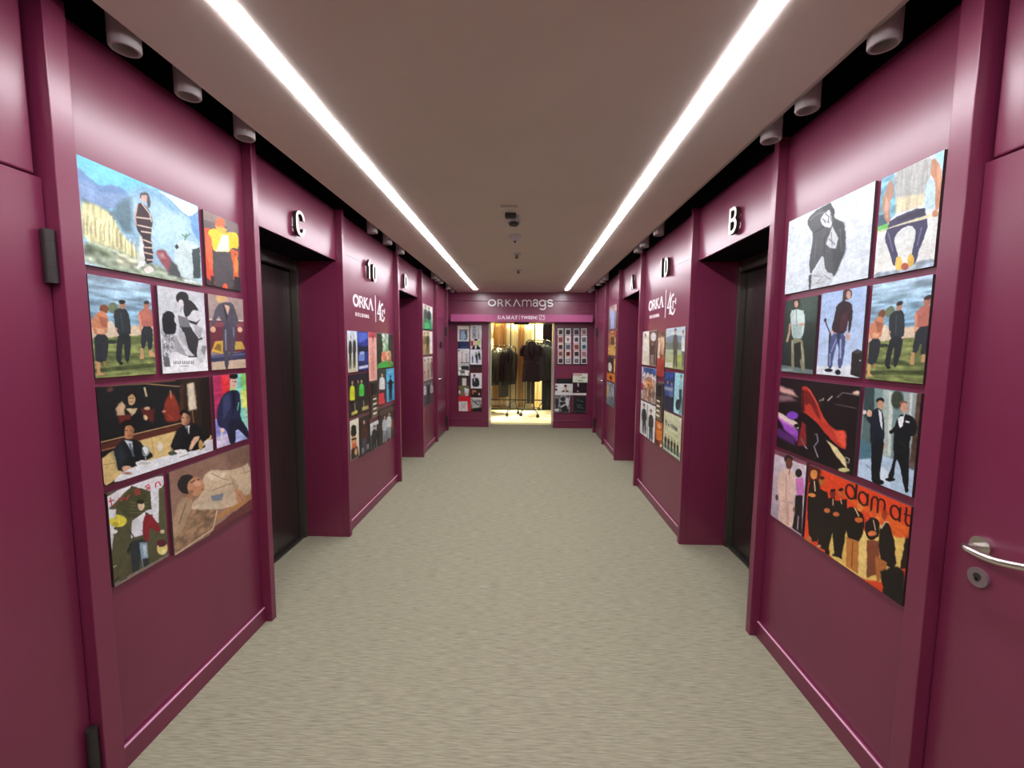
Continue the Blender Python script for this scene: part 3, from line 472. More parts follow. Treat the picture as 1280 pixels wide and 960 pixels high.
('poster','L','wide dark poster of two men in black suits dining at a white restaurant table',0,[1.32,1.81,1.024,1.358],207,175,[['g','181a1c','16181a'],['p','2e2018',1.2,[690,-23,1013,-16,1012,838,685,583]],['p','4a3022',1.2,[673,56,715,61,692,568,662,552]],['q','b08a60',1.0,[125,6,359,19,670,94,672,82,360,8,125,-5]],['q','6a4630',1.0,[33,6,635,19,635,3,33,-7]],['p','5a2c22',2,[-5,566,667,544,663,626,-8,646]],['q','c8a070',1.0,[-4,555,668,541,667,528,-5,544]],['q','b08058',1.0,[-6,640,664,625,662,614,-7,630]],['p','dcd0b4',3,[747,65,823,55,835,400,751,402]],['p','1c1410',3,[886,31,999,9,999,761,885,656]],['q','7a5a3c',1.0,[779,406,790,613,805,615,793,407]],['p','dcc080',1.2,[-7,633,663,618,885,656,1020,840,780,954,319,919,87,963,-10,1008]],['q','a88c54',1.0,[378,635,390,824,396,825,383,636]],['q','a88c54',1.0,[-9,785,88,797,87,790,-10,778]],['p','8a3424',3,[536,194,603,134,660,346,670,504,517,497,498,343]],['q','c08868',1.0,[572,123,577,218,589,218,584,122]],['q','a8403a',1.0,[531,405,578,480,591,468,544,393]],['q','d0c494',1.0,[344,54,357,158,372,156,359,51]],['p','6a4038',3,[112,42,109,54,102,62,93,66,83,64,75,58,70,48,68,36,71,25,78,16,87,12,96,14,105,20,111,30]],['p','c89080',1.2,[531,358,529,364,522,368,513,369,504,367,495,362,489,355,488,348,490,342,496,338,505,337,515,339,524,344,529,351]],['p','1a1210',1.2,[290,149,283,180,268,204,247,214,225,210,207,192,195,164,192,132,199,102,213,79,233,67,255,71,274,88,287,116]],['p','bc9c70',1.2,[271,175,267,200,257,219,244,228,230,225,219,212,212,189,210,163,215,139,224,119,237,110,251,112,262,126,270,148]],['p','ccb48c',1.2,[193,255,288,268,238,358]],['p','6a2420',3,[128,310,229,327,219,410,144,405]],['p','5a2420',3,[306,271,428,312,401,473,328,379]],['p','ccac88',2,[122,240,163,174,191,226,176,321,126,309]],['p','d8bc90',1.2,[361,395,359,407,353,416,346,420,338,418,331,411,327,400,326,386,328,374,334,365,341,361,349,363,356,370,360,382]],['p','ccac88',1.2,[385,295,382,303,375,307,365,309,354,306,344,301,338,293,336,285,339,278,346,273,356,272,367,274,376,280,383,287]],['p','101418',3,[223,354,310,302,328,379,344,488,225,484]],['p','12161a',1.2,[87,639,160,559,276,617,329,740,398,842,306,860,260,886,107,918,92,753]],['p','18120e',1.2,[253,451,247,476,230,493,209,498,185,491,166,474,153,449,149,423,156,399,171,382,192,376,215,382,236,399,250,424]],['p','c08a64',1.2,[241,521,235,553,223,577,207,587,191,581,177,562,168,532,167,498,172,467,184,443,199,433,216,437,230,456,239,486]],['p','dce4ec',1.2,[167,581,223,614,226,747]],['q','5a6474',1.0,[195,630,219,784,234,783,210,628]],['p','dcac8c',1.2,[215,912,210,926,197,934,180,934,161,926,145,911,134,894,131,876,136,862,148,854,165,854,184,862,201,876,212,894]],['p','18120e',1.2,[155,436,178,414,166,538,154,520]],['p','0e1012',1.2,[527,827,616,613,687,558,800,563,900,660,990,785,891,852,825,936,737,938]],['p','14100c',1.2,[760,437,754,456,738,469,717,473,694,467,673,454,660,434,656,414,662,395,677,382,698,378,721,383,742,397,756,416]],['p','cc9c7c',1.2,[751,509,744,543,731,567,712,578,693,573,676,553,666,522,663,487,669,455,683,430,701,419,720,424,737,443,748,474]],['p','dce0e4',1.2,[696,586,753,584,738,699]],['q','303a48',1.0,[714,600,717,693,731,696,728,602]],['p','dcb494',1.2,[723,890,772,761,853,743,841,804,788,844,753,909]],['p','e6eaee',1.2,[56,1003,109,923,277,878,462,875,781,923,1015,935,1011,1022,270,1011]],['p','f4f4f2',1.2,[390,920,381,931,358,934,326,927,291,912,260,893,240,873,233,856,241,845,263,842,294,848,329,862,361,882,383,902]],['p','c4c8c8',1.2,[365,914,359,920,343,920,321,914,296,904,275,892,261,879,256,870,262,864,277,864,298,869,323,879,345,892,360,904]],['p','9aa8a8',1.2,[353,771,349,798,339,816,326,824,312,818,301,802,294,777,292,749,297,723,306,705,319,697,333,702,345,718,352,743]],['p','dfe6e6',1.2,[343,760,340,779,333,792,325,798,316,794,309,783,304,765,303,746,306,727,313,714,321,708,330,711,337,722,342,740]],['q','b8c0c0',1.0,[316,819,317,880,325,882,324,821]],['p','e8e0d0',1.2,[477,761,473,782,465,797,454,802,442,798,433,785,426,765,425,743,429,723,437,708,448,702,459,706,469,719,476,739]],['q','d8d4c8',1.0,[445,797,445,861,452,863,452,799]],['p','405040',1.2,[607,889,602,898,589,902,572,900,552,893,535,882,524,869,520,857,525,848,537,844,555,846,574,853,591,864,603,877]],['p','f2f2ee',1.2,[711,902,703,910,684,911,656,905,627,894,601,880,583,866,577,854,584,846,602,845,629,850,659,861,686,875,704,890]],['q','8a8880',1.0,[627,951,724,946,722,936,624,941]],['p','d8d8e0',1.2,[904,839,1012,838,1012,1013,900,990]],['p','c8a060',2,[883,885,879,915,871,937,861,947,850,943,841,926,836,900,835,869,839,840,847,818,857,807,868,811,877,828,882,854]],['p','b08a78',1.2,[203,958,199,963,189,964,175,960,159,953,146,944,136,935,133,927,137,923,147,922,161,925,176,932,190,941,200,951]],['q','4a2a1c',1.0,[178,490,197,492,196,482,178,480]],['q','4a2a1c',1.0,[210,496,228,504,229,495,211,487]],['q','8a4838',1.0,[193,548,213,554,213,546,193,539]],['p','8c5c42',5,[215,455,242,492,231,561,205,579,217,514]],['q','a87858',1.0,[199,496,194,520,199,524,205,499]],['q','4a2a1c',1.0,[672,479,697,482,696,470,672,467]],['q','4a2a1c',1.0,[715,486,740,496,741,484,716,475]],['q','8a4838',1.0,[693,546,720,554,721,544,693,537]],['p','8c5c42',5,[721,438,758,481,745,562,710,583,725,506]],['q','a87858',1.0,[700,486,693,514,701,518,708,490]],['q','3a2418',1.0,[226,156,237,155,236,147,226,148]],['q','3a2418',1.0,[246,157,256,162,258,153,247,149]],['q','7a3a30',1.0,[230,194,248,197,249,189,230,186]],['p','26303a',10,[89,682,137,614,179,758,122,865]],['p','1c2026',10,[629,616,685,599,647,787,566,825]],['q','2c3438',1.0,[272,647,312,796,318,794,277,645]],['q','2c3438',1.0,[825,590,909,736,915,732,831,586]]]),
('poster','L','poster of a young man in a navy suit against rainbow coloured stripes',0,[1.833,2.054,1.026,1.358],61,129,[['g','a8e070','9ad0e0'],['p','b83060',6,[-16,-18,259,-25,248,1044,-22,1033]],['p','e03038',5,[240,-25,486,-23,454,607,232,618]],['p','d84858',4,[374,-20,513,-15,503,96,363,89]],['p','84dccc',5,[680,-27,874,-20,880,720,680,694]],['p','8cd878',6,[830,-22,1032,-15,1012,529,852,513]],['p','e0e070',6,[807,250,987,262,989,527,829,510]],['p','8e8cd4',6,[-11,587,333,592,346,1082,-20,1014]],['p','aab8e8',5,[543,776,898,784,998,1010,519,1033]],['p','d8c8e8',6,[-21,845,370,829,346,1082,-2,1018]],['n',0.15,6,30,[0,0,999,0,999,999,0,999]],['q','c8e8ff',1.0,[622,791,905,915,917,908,634,784]],['p','242a4c',1.2,[228,282,471,218,764,243,794,507,738,641,1008,884,1012,1022,884,959,587,762,563,1020,386,1010,296,760,143,729,43,668,50,467]],['p','1a1e36',1.2,[349,633,737,651,1006,915,998,1010,587,762,542,1021,395,1003]],['p','10142a',1.2,[501,238,667,255,575,523]],['p','3a4268',4,[245,302,447,252,467,473,232,618]],['p','e4bcac',1.2,[713,127,698,166,662,196,613,211,561,207,517,187,488,153,481,114,495,76,530,46,578,31,629,33,675,53,705,86]],['p','14161a',1.2,[743,36,727,54,687,66,630,72,569,69,516,58,480,42,469,24,484,7,522,-6,577,-11,638,-9,693,1,730,17]],['p','e4c4b4',1.2,[251,777,243,791,223,800,196,802,167,798,142,787,125,773,121,758,128,744,147,735,174,732,203,736,229,747,246,761]],['p','d4dce4',1.2,[128,793,201,804,173,996,115,997]],['q','60c890',1.0,[709,418,656,531,689,537,743,423]],['p','7c5c58',1.2,[680,115,676,120,666,124,653,125,638,124,624,121,615,117,613,112,616,107,626,104,640,102,655,103,668,106,677,110]],['q','3c2420',1.0,[548,107,589,108,588,98,546,98]],['q','3c2420',1.0,[620,109,662,114,665,104,623,100]],['q','a85c58',1.0,[566,169,632,173,633,164,566,159]],['q','3a4470',1.0,[330,328,343,594,363,596,349,329]],['q','0c1020',1.0,[554,289,505,593,530,597,579,291]]]),
('poster','L','beige poster of a man in a cream suit reclining on one elbow',0,[1.573,2.055,0.651,0.994],159,144,[['g','93705f','a88570'],['p','7f6152',10,[652,-5,1012,-8,1002,282,687,236]],['p','6e3a3c',2,[414,937,1010,825,1009,1030,389,1014]],['p','bb8650',1.2,[417,870,485,791,807,784,1007,747,1004,848,570,848]],['p','cfb99a',1.2,[331,250,390,177,472,161,685,266,826,284,1003,270,1000,744,859,720,757,801,531,734,289,611,161,518,339,405]],['p','e2d0b4',5,[369,190,471,180,662,284,592,337,445,298]],['p','dccab0',3,[180,519,411,572,534,655,510,712]],['p','b49c80',3,[684,309,793,515,811,669,722,508]],['q','9c846a',1.0,[447,204,590,345,678,405,681,395,595,337,452,197]],['q','a58e72',1.0,[848,387,1005,413,1002,399,846,375]],['q','9c846a',1.0,[461,445,634,453,748,479,746,464,631,438,457,430]],['q','a58e72',1.0,[869,284,914,422,926,423,881,283]],['p','9c7c60',1.2,[142,536,531,723,487,839,411,1004,0,1003,-13,775,98,671]],['n',0.25,26,30,[143,525,531,723,482,836,412,981,0,993,-4,780]],['q','dcc4a4',1.0,[490,723,429,939,6,979,12,997,440,958,506,735]],['p','b49878',1.2,[81,350,191,376,228,483,94,753,-1,813,0,617]],['q','7c6450',1.0,[142,439,59,647,69,656,152,448]],['p','7c8694',1.2,[431,496,594,540,562,627,452,574]],['p','282624',1.2,[267,255,254,305,224,336,184,342,141,323,105,282,82,230,76,174,88,127,116,96,154,87,197,104,235,143,260,197]],['p','c8906c',1.2,[167,244,207,178,274,153,332,233,372,333,338,416,242,408,181,323]],['p','dcaa88',3,[329,282,324,295,311,301,292,299,272,291,254,277,243,260,239,244,244,231,257,225,275,226,295,234,313,248,325,265]],['q','3a2a22',1.0,[213,227,259,213,253,200,208,215]],['q','3a2a22',1.0,[283,219,314,223,312,212,282,208]],['q','8a5040',1.0,[323,372,358,372,355,358,319,358]],['p','a8704e',3,[234,337,231,344,224,348,213,348,202,343,192,334,185,324,183,314,186,306,194,302,204,303,215,308,225,316,232,326]],['p','b07c5c',1.2,[162,346,225,364,230,441,177,405]],['p','c8906e',1.2,[739,535,861,655,912,790,831,806,771,752]],['q','8a5c44',1.0,[807,669,852,788,861,788,816,668]]]),
('poster','L','olive poster of a dancing man in a red jacket under red letters, lowest at left',0,[1.327,1.546,0.665,0.996],115,166,[['g','5c5c3c','54523a'],['p','e6e4e8',1.2,[-20,-1,1018,-12,1005,146,745,155,398,-1,98,124,-27,169]],['p','4a4c30',1.2,[397,4,736,147,701,427,312,335,125,175]],['q','7c7c60',1.0,[346,182,683,269,683,263,346,176]],['q','7c7c60',1.0,[341,217,678,306,678,301,342,212]],['q','7c7c60',1.0,[337,253,673,344,674,338,337,248]],['q','7c7c60',1.0,[332,288,668,382,669,376,333,283]],['q','c03040',1.0,[34,51,48,142,117,140,108,126,65,137,54,54]],['q','c03040',1.0,[16,91,104,96,100,83,13,79]],['q','c03040',1.0,[164,87,213,137,254,105,299,146,359,94,340,83,290,131,251,90,212,123,181,82]],['q','c03040',1.0,[449,110,551,107,509,59,439,70,456,125,547,134,543,118,467,114,460,80,505,74,533,94,442,95]],['q','c03040',1.0,[652,101,741,98,705,51,640,64,653,115,737,120,731,104,664,104,662,75,701,65,720,85,644,86]],['q','c03040',1.0,[844,125,848,84,893,72,926,128,951,126,904,60,826,72,818,119]],['p','dcdce4',1.2,[-20,154,123,192,63,388,-3,616,-12,365]],['p','e8dc50',2,[277,362,259,387,215,398,156,394,94,375,41,346,6,312,-3,280,14,256,54,245,111,248,173,265,229,294,266,329]],['p','c8b838',2,[142,359,135,368,120,372,99,370,76,363,56,352,43,340,40,328,46,319,61,315,82,316,105,323,125,334,138,347]],['p','e8ecf0',2,[114,243,105,262,86,274,60,276,33,269,11,253,-4,232,-7,209,2,191,20,179,45,176,72,184,96,199,111,221]],['p','e8e8e0',1.2,[116,432,109,440,93,444,69,441,45,434,23,422,9,409,5,397,11,388,28,385,51,387,75,395,97,406,112,419]],['p','e6e8ec',1.2,[731,142,896,141,845,548,748,519,730,278]],['p','e4e6ea',1.2,[598,340,861,362,854,420,697,406]],['p','dcc4a4',1.2,[602,280,593,302,574,317,549,321,523,314,500,297,487,274,484,248,493,226,511,211,536,207,563,213,585,230,599,254]],['p','2a2418',1.2,[605,234,596,244,575,248,546,245,514,237,487,225,469,211,463,198,472,189,492,185,521,187,552,195,580,207,599,221]],['p','e2e4e8',1.2,[363,387,609,347,562,600,325,571]],['p','8c2430',1.2,[555,405,700,384,893,654,805,652,665,534,631,730,528,618]],['p','dcc4a4',1.2,[952,686,946,695,932,699,913,698,892,691,874,681,862,669,859,657,864,648,878,644,898,645,918,652,937,662,949,674]],['p','2e3438',1.2,[272,601,573,638,587,823,461,788,424,982,305,979,303,761]],['p','8ca6b8',1.2,[461,663,596,699,604,1017,497,990,472,821]],['p','c4d4dc',3,[518,702,581,723,582,861,522,839]],['p','30343a',1.2,[498,860,611,891,604,1017,502,998]],['p','242620',1.2,[239,682,317,634,347,625,261,731]],['q','3a3a30',1.0,[287,461,385,604,403,602,304,459]],['p','e8d880',2,[989,901,974,934,940,953,895,954,847,937,807,906,782,867,776,829,791,797,823,778,867,776,915,792,956,822,983,861]],['p','5a2030',2,[976,834,964,850,934,856,892,851,848,836,809,814,784,790,777,768,789,753,818,747,858,752,903,766,942,788,968,812]],['p','f0e8b0',2,[950,930,944,940,930,945,910,944,889,936,871,925,859,910,856,897,862,887,876,881,896,883,917,890,935,902,947,916]],['p','8a8070',3,[-20,951,1020,975,1015,1019,-3,1021]],['q','16160e',1.0,[24,950,72,911,90,968,205,973,199,961,93,958,70,900,11,939]],['q','d0d0b0',1.0,[4,784,57,786,53,776,0,774]]]),
('poster','R','white poster of a man in a dark jacket holding his head, uppermost beside the lift',1,[2.064,1.577,1.756,2.092],172,171,[['g','d6e2ea','d3dee6'],['p','4a4e52',1.2,[262,80,395,4,549,16,606,119,602,212,718,305,751,497,754,648,666,896,630,898,540,794,508,586,426,709,359,822,325,643,367,308,284,179]],['p','3a3e42',5,[600,225,719,317,753,639,665,887,611,634]],['p','2e3236',1.2,[445,11,548,5,595,114,591,222,480,102]],['p','d4dce0',1.2,[512,78,550,85,588,257,570,310,482,258,430,161,480,102]],['q','9aa0a4',1.0,[484,183,554,248,558,242,488,176]],['p','ccd2d6',2,[530,479,587,294,674,471,646,574,568,538]],['q','6a6e72',1.0,[557,435,636,535,643,530,564,430]],['q','6a6e72',1.0,[578,365,600,538,609,541,588,368]],['p','c4ccd0',1.2,[506,585,546,823,637,862,641,996,351,1001,360,842,421,776]],['q','84898d',1.0,[394,835,512,876,439,933,448,943,522,873,395,824]],['q','84898d',1.0,[532,863,612,936,618,928,538,855]],['q','9aa0a4',1.0,[384,951,542,941,539,932,381,941]],['p','3c4044',1.2,[337,817,376,806,376,1001,351,1001]],['q','6a7074',1.0,[306,114,404,76,519,107,516,91,396,59,294,97]],['q','2a2e32',1.0,[380,299,496,265,487,250,371,285]],['q','2a2e32',1.0,[521,590,509,416,560,361,550,351,497,410,510,586]],['q','5c6266',1.0,[675,363,711,627,721,629,685,366]],['q','5c6266',1.0,[396,377,393,611,405,616,409,382]],['q','3a3e42',1.0,[487,109,536,164,531,235,543,240,546,165,493,103]],['q','3a3e42',1.0,[461,153,504,227,512,225,469,151]],['q','6a7074',1.0,[552,132,568,232,579,235,563,136]],['q','202428',1.0,[508,19,563,69,589,151,607,153,577,64,515,5]],['q','23272b',1.0,[461,40,479,19,469,9,451,29]]]),
('poster','R','poster of a crouching man in a pale tank top and jeans holding a pole',1,[1.551,1.332,1.752,2.088],125,206,[['g','d0dce4','e2e4dc'],['p','7ab4c8',2,[-33,-16,229,-21,323,410,8,543,-18,475]],['n',0.3,10,30,[-33,-16,229,-21,323,410,8,543,-18,475]],['p','a8dcec',1.2,[844,-14,1019,-5,1026,247,928,103]],['p','bcd8e0',3,[751,209,909,192,954,487,775,473]],['p','a4b4c2',3,[-46,1012,69,940,367,969,704,928,1010,927,1024,1018]],['n',0.3,12,40,[-46,1012,69,940,367,969,704,928,1010,927,1024,1018]],['p','3c5a6a',3,[-20,361,132,374,179,492,0,494]],['p','6cc060',1.2,[-34,475,191,475,202,543,-24,538]],['p','b0b2ae',1.2,[203,-4,536,-3,848,11,846,176,763,239,768,425,303,409,308,225]],['p','dcd2ae',8,[299,253,761,316,763,424,309,410]],['n',0.12,40,6,[217,-9,837,18,760,421,309,407]],['p','b0836c',1.2,[169,10,269,186,183,290,237,494,144,455,27,275]],['p','caa088',3,[105,196,183,290,187,446,99,352]],['p','b8805e',1.2,[836,8,978,142,1014,351,996,515,941,505,911,246,825,158]],['p','d09a78',4,[903,83,976,155,987,345,949,309]],['p','3e3c5c',1.2,[224,445,778,427,834,547,861,649,765,812,714,958,625,908,691,651,598,563,396,582,310,656,436,845,363,945,257,769,148,632,184,524]],['p','2c2a40',3,[344,459,765,450,786,510,377,495]],['q','6a688a',1.0,[193,574,310,778,337,778,221,575]],['q','66648a',1.0,[755,616,707,781,732,788,779,624]],['p','d8d4b0',1.2,[-26,525,1003,520,1009,558,186,532,-23,548]],['p','e8c060',1.2,[501,913,500,943,487,966,465,978,438,975,411,959,390,932,379,900,380,870,394,847,416,836,443,839,470,855,490,882]],['p','e0b850',1.2,[696,910,695,935,682,954,662,963,636,960,612,946,592,924,583,897,584,871,597,852,618,843,644,846,668,861,687,883]],['p','b05a40',1.2,[617,956,614,971,598,982,574,986,545,983,518,974,498,959,489,942,493,927,509,916,534,912,563,915,589,925,609,939]],['p','b8805e',1.2,[996,542,993,554,982,563,965,566,944,562,925,553,911,539,904,525,906,512,918,504,935,501,956,505,975,515,989,528]]]),
('poster','R','dark green poster of a long-haired man in a pale short-sleeved shirt, standing',1,[2.053,1.83,1.392,1.725],60,139,[['g','36463f','242c28'],['p','44554e',20,[433,-36,980,-10,986,327,644,309]],['p','6c7e7e',3,[-39,904,999,945,1008,1010,-21,1015]],['p','94a6a8',3,[16,958,411,955,415,981,22,995]],['p','2a201a',1.2,[485,64,478,93,450,115,406,125,355,121,306,104,270,77,254,45,261,16,290,-6,335,-16,386,-11,434,6,469,33]],['p','c49e84',1.2,[428,72,424,92,409,108,385,115,357,113,329,102,309,84,299,62,303,42,318,26,343,19,371,22,398,33,418,51]],['p','ccdfdb',1.2,[172,173,373,128,635,186,677,354,616,538,306,537,230,324]],['p','a4bcb8',5,[277,345,588,341,604,534,326,528]],['p','ccdfdb',4,[224,139,605,170,636,308,274,326]],['q','6c8480',1.0,[366,150,419,369,440,370,387,151]],['q','c8a080',1.0,[170,320,164,448,104,575,170,583,230,455,237,326]],['p','c8a080',1.2,[658,353,650,360,627,365,592,367,552,366,516,361,490,353,479,345,487,338,512,333,547,331,587,333,623,338,648,345]],['p','8a8a70',1.2,[283,527,624,535,713,725,773,969,657,973,524,655,387,654,444,980,337,966]],['p','2a2e28',3,[372,610,582,577,642,811,429,849]],['q','b8b898',1.0,[592,622,697,862,727,860,623,621]],['q','b0b090',1.0,[291,554,317,726,352,726,326,555]]]),
('poster','R','pale blue poster of a long-haired man with a guitar beside a black amplifier',1,[1.808,1.577,1.395,1.728],83,161,[['g','a9c4ea','bfd3f0'],['p','e6eef6',8,[-30,904,1019,855,1015,1016,-32,1020]],['p','2c2a26',1.2,[797,716,915,683,1009,711,1007,999,806,970]],['p','4a4842',1.2,[811,720,917,694,999,714,922,734]],['p','d8d8d8',1.2,[999,807,998,810,993,814,986,815,978,816,970,814,964,811,962,808,963,804,968,801,975,799,983,799,991,800,997,803]],['q','3a2a28',1.0,[106,323,184,418,265,500,291,494,210,414,133,320]],['p','2e2220',1.2,[166,333,165,344,157,352,144,357,130,356,116,351,106,342,101,330,103,319,111,311,123,306,138,307,151,312,162,322]],['q','2a2428',1.0,[252,496,259,686,274,886,324,885,310,687,303,498]],['p','4a2c24',1.2,[704,62,698,90,673,111,633,121,587,118,543,102,511,76,496,46,503,17,529,-4,569,-14,615,-10,658,6,690,32]],['p','4a2c24',1.2,[505,46,578,52,569,156,498,144]],['p','cca090',1.2,[680,72,678,93,667,110,649,118,628,117,607,106,591,87,583,64,585,43,596,26,614,18,636,19,657,31,672,49]],['p','2e1c24',1.2,[380,159,530,120,712,162,757,285,730,498,682,497,673,325,630,511,402,496,291,456,346,312]],['p','4a2430',8,[496,303,648,250,636,473,489,470]],['p','4c5680',1.2,[303,497,629,503,642,684,602,906,513,910,502,654,464,593,387,796,385,914,278,918,272,687]],['q','a4b2d6',1.0,[515,570,539,793,575,792,550,570]],['q','8c9ac4',1.0,[421,559,318,715,348,721,450,565]],['q','8c9ac4',1.0,[294,734,309,885,340,884,326,734]],['p','2a3050',3,[433,500,523,501,484,655]],['p','14141a',1.2,[407,937,398,947,372,956,332,962,287,963,245,961,216,954,204,945,213,935,240,926,281,920,326,918,367,921,396,928]],['p','14141a',1.2,[591,953,587,968,570,980,545,988,515,990,488,984,468,973,459,958,464,943,481,931,506,923,536,922,563,928,582,939]],['p','d4ac9c',1.2,[733,538,732,558,722,575,706,584,687,584,669,574,655,558,648,537,649,516,659,499,675,490,694,491,712,500,726,517]],['p','d4ac9c',1.2,[367,486,364,496,353,504,336,508,317,508,298,503,285,495,279,484,282,474,293,466,310,462,330,463,348,468,361,476]]]),
('poster','R','tall poster of three men on grass by water, beside the near right-hand door frame',1,[1.551,1.331,1.394,1.727],110,195,[['g','a9c6d8','4f87a8'],['n',0.28,5,46,[0,0,1160,-9,1117,553,-27,510]],['p','d8c4a8',2,[-17,510,238,475,1125,452,1117,561,-21,622]],['p','7f8b52',2,[-9,609,1118,545,1110,1033,-18,1012]],['p','4d5a34',3,[-5,908,1093,870,1090,918,-6,950]],['p','58653c',4,[1,778,430,782,1098,814,1096,838,-6,832]],['n',0.3,8,40,[2,602,1118,538,1082,1015,0,999]],['p','6a7a5c',2,[443,294,431,320,405,342,370,355,332,356,299,347,279,329,273,304,284,279,310,258,344,245,382,242,415,251,437,270]],['p','e0d0b8',1.2,[367,512,356,550,332,581,301,598,270,598,243,582,227,553,225,516,236,479,259,449,289,431,320,430,347,446,364,475]],['p','2f3a30',1.2,[398,641,387,650,358,657,317,661,272,661,232,658,206,651,197,643,208,635,236,628,276,623,321,623,361,626,389,633]],['p','7a4a30',1.2,[283,313,274,335,252,353,224,364,193,365,167,357,150,342,146,321,155,300,176,282,204,271,235,269,261,277,279,293]],['p','d08a64',1.2,[-12,444,149,332,263,359,257,502,228,564,36,575,8,509]],['p','a8664e',3,[111,386,263,413,235,502,161,498]],['p','e4b08c',3,[65,507,201,517,185,558,79,560]],['p','2c3238',1.2,[26,572,243,568,231,724,168,850,19,846,22,723]],['p','d0a070',1.2,[25,833,91,848,80,939,159,970,28,975]],['p','b08858',1.2,[127,835,174,836,171,899]],['p','2c3438',1.2,[353,334,459,289,575,294,626,376,641,548,583,564,521,587,429,574,371,512]],['p','242a2e',1.2,[420,553,626,548,614,725,545,873,485,820,501,666,470,666,425,877,340,839,373,667]],['p','b08468',1.2,[571,259,564,276,549,291,527,300,504,301,485,295,472,282,469,265,475,248,491,234,512,225,535,223,555,230,568,242]],['p','2a2420',1.2,[575,224,568,234,551,243,527,249,501,250,478,248,463,241,459,232,465,222,482,213,506,207,531,205,555,208,570,215]],['p','181818',1.2,[459,863,455,871,444,877,428,880,411,879,397,876,387,869,384,862,388,854,399,848,415,845,432,846,446,849,456,856]],['p','c09070',1.2,[406,511,403,518,396,524,388,528,379,528,371,525,366,519,365,512,367,505,374,499,382,495,391,495,399,498,404,504]],['q','4a5a60',1.0,[470,342,491,538,505,536,484,340]],['p','a8705a',1.2,[1011,232,1004,251,987,266,963,276,937,277,914,271,900,257,896,240,903,222,920,206,944,197,969,195,992,201,1007,215]],['p','3a2a24',1.2,[1014,200,1008,210,991,220,967,226,941,228,918,224,903,217,898,208,905,197,922,188,945,182,971,180,994,183,1009,190]],['p','b87060',1.2,[777,340,898,267,1029,275,1086,415,1063,470,829,477,807,426]],['q','d89878',1.0,[774,349,792,428,794,523,835,521,833,424,815,343]],['p','2a3036',1.2,[824,470,1047,462,1034,632,987,734,925,733,922,603,865,718,790,703]],['p','c89c70',1.2,[783,703,834,710,840,825,766,824]],['p','c89c70',1.2,[947,726,1004,726,1087,809,941,796]]]),
('poster','R','black poster of a blurred figure in a flying red coat over purple light streaks',1,[2.053,1.572,1.027,1.363],147,154,[['g','1e1216','1a0e12'],['p','d8a8a0',6,[-24,115,202,158,275,237,-18,208]],['p','8a6a70',8,[-27,247,178,234,259,293,-19,359]],['p','e8d4c8',3,[-44,487,297,580,377,658,283,664,-27,579]],['p','a050c0',5,[17,598,361,697,333,839,109,726]],['p','d080d8',5,[-6,565,243,637,285,681,18,616]],['p','8a48c8',3,[308,483,301,509,280,534,247,552,209,560,174,557,149,542,139,519,146,492,168,467,202,449,240,441,274,445,298,460]],['p','5a2a70',8,[-18,720,292,787,280,899,-9,852]],['q','8a7a74',2,[779,161,831,95,998,101,999,90,829,85,771,154]],['q','6a5a56',2,[765,243,981,247,982,238,766,234]],['p','e8c8b0',3,[1005,65,1002,74,993,83,979,89,964,91,949,89,939,83,935,75,937,65,947,57,961,51,976,48,991,50,1001,56]],['q','c8b8b0',1.0,[613,228,630,192,619,187,602,223]],['q','c8b8b0',1.0,[676,219,726,154,717,146,666,211]],['q','a89890',1.0,[571,244,602,214,595,207,564,237]],['p','140c10',1.2,[324,423,557,460,696,593,785,747,861,980,661,1019,448,919,318,906,327,688]],['p','c03a2c',1.2,[320,81,419,77,527,214,623,412,759,544,899,512,915,736,828,718,700,641,560,510,453,449,352,417]],['p','7a1c1c',3,[359,119,431,127,549,294,632,477,555,435,459,276,392,340]],['p','4a1014',3,[328,141,359,119,397,408,352,417]],['p','e4563e',4,[764,556,895,526,905,727,825,671]],['p','d84a36',4,[536,279,602,384,674,500,624,478]],['q','e0604a',1.0,[408,107,503,220,540,281,549,275,511,214,416,100]],['p','8a2424',2,[366,546,422,577,447,849,326,885]],['p','100a0c',1.2,[328,617,325,630,315,642,301,651,284,656,268,654,257,647,253,635,256,622,266,609,280,600,297,596,312,598,323,606]],['p','e8d8a0',2,[687,691,807,734,913,834,939,943,822,848]],['p','d8d090',2,[963,945,958,959,943,975,919,989,893,999,868,1003,850,999,844,989,849,975,865,959,889,945,916,935,940,932,956,936]],['q','f0f0e0',1.0,[911,823,949,824,945,867,916,869,915,877,950,872,955,818,912,815]],['q','b0a8b8',2,[548,672,563,656,585,738,539,821,599,941,612,932,554,817,599,737,576,646,542,659]],['q','807888',1.0,[360,771,441,889,451,880,371,763]],['q','c8a0b8',1.0,[423,860,460,884,467,874,430,850]],['p','281418',1.2,[326,106,323,122,314,135,299,144,283,146,267,142,256,131,251,116,254,100,264,87,278,78,295,76,310,81,321,92]]]),
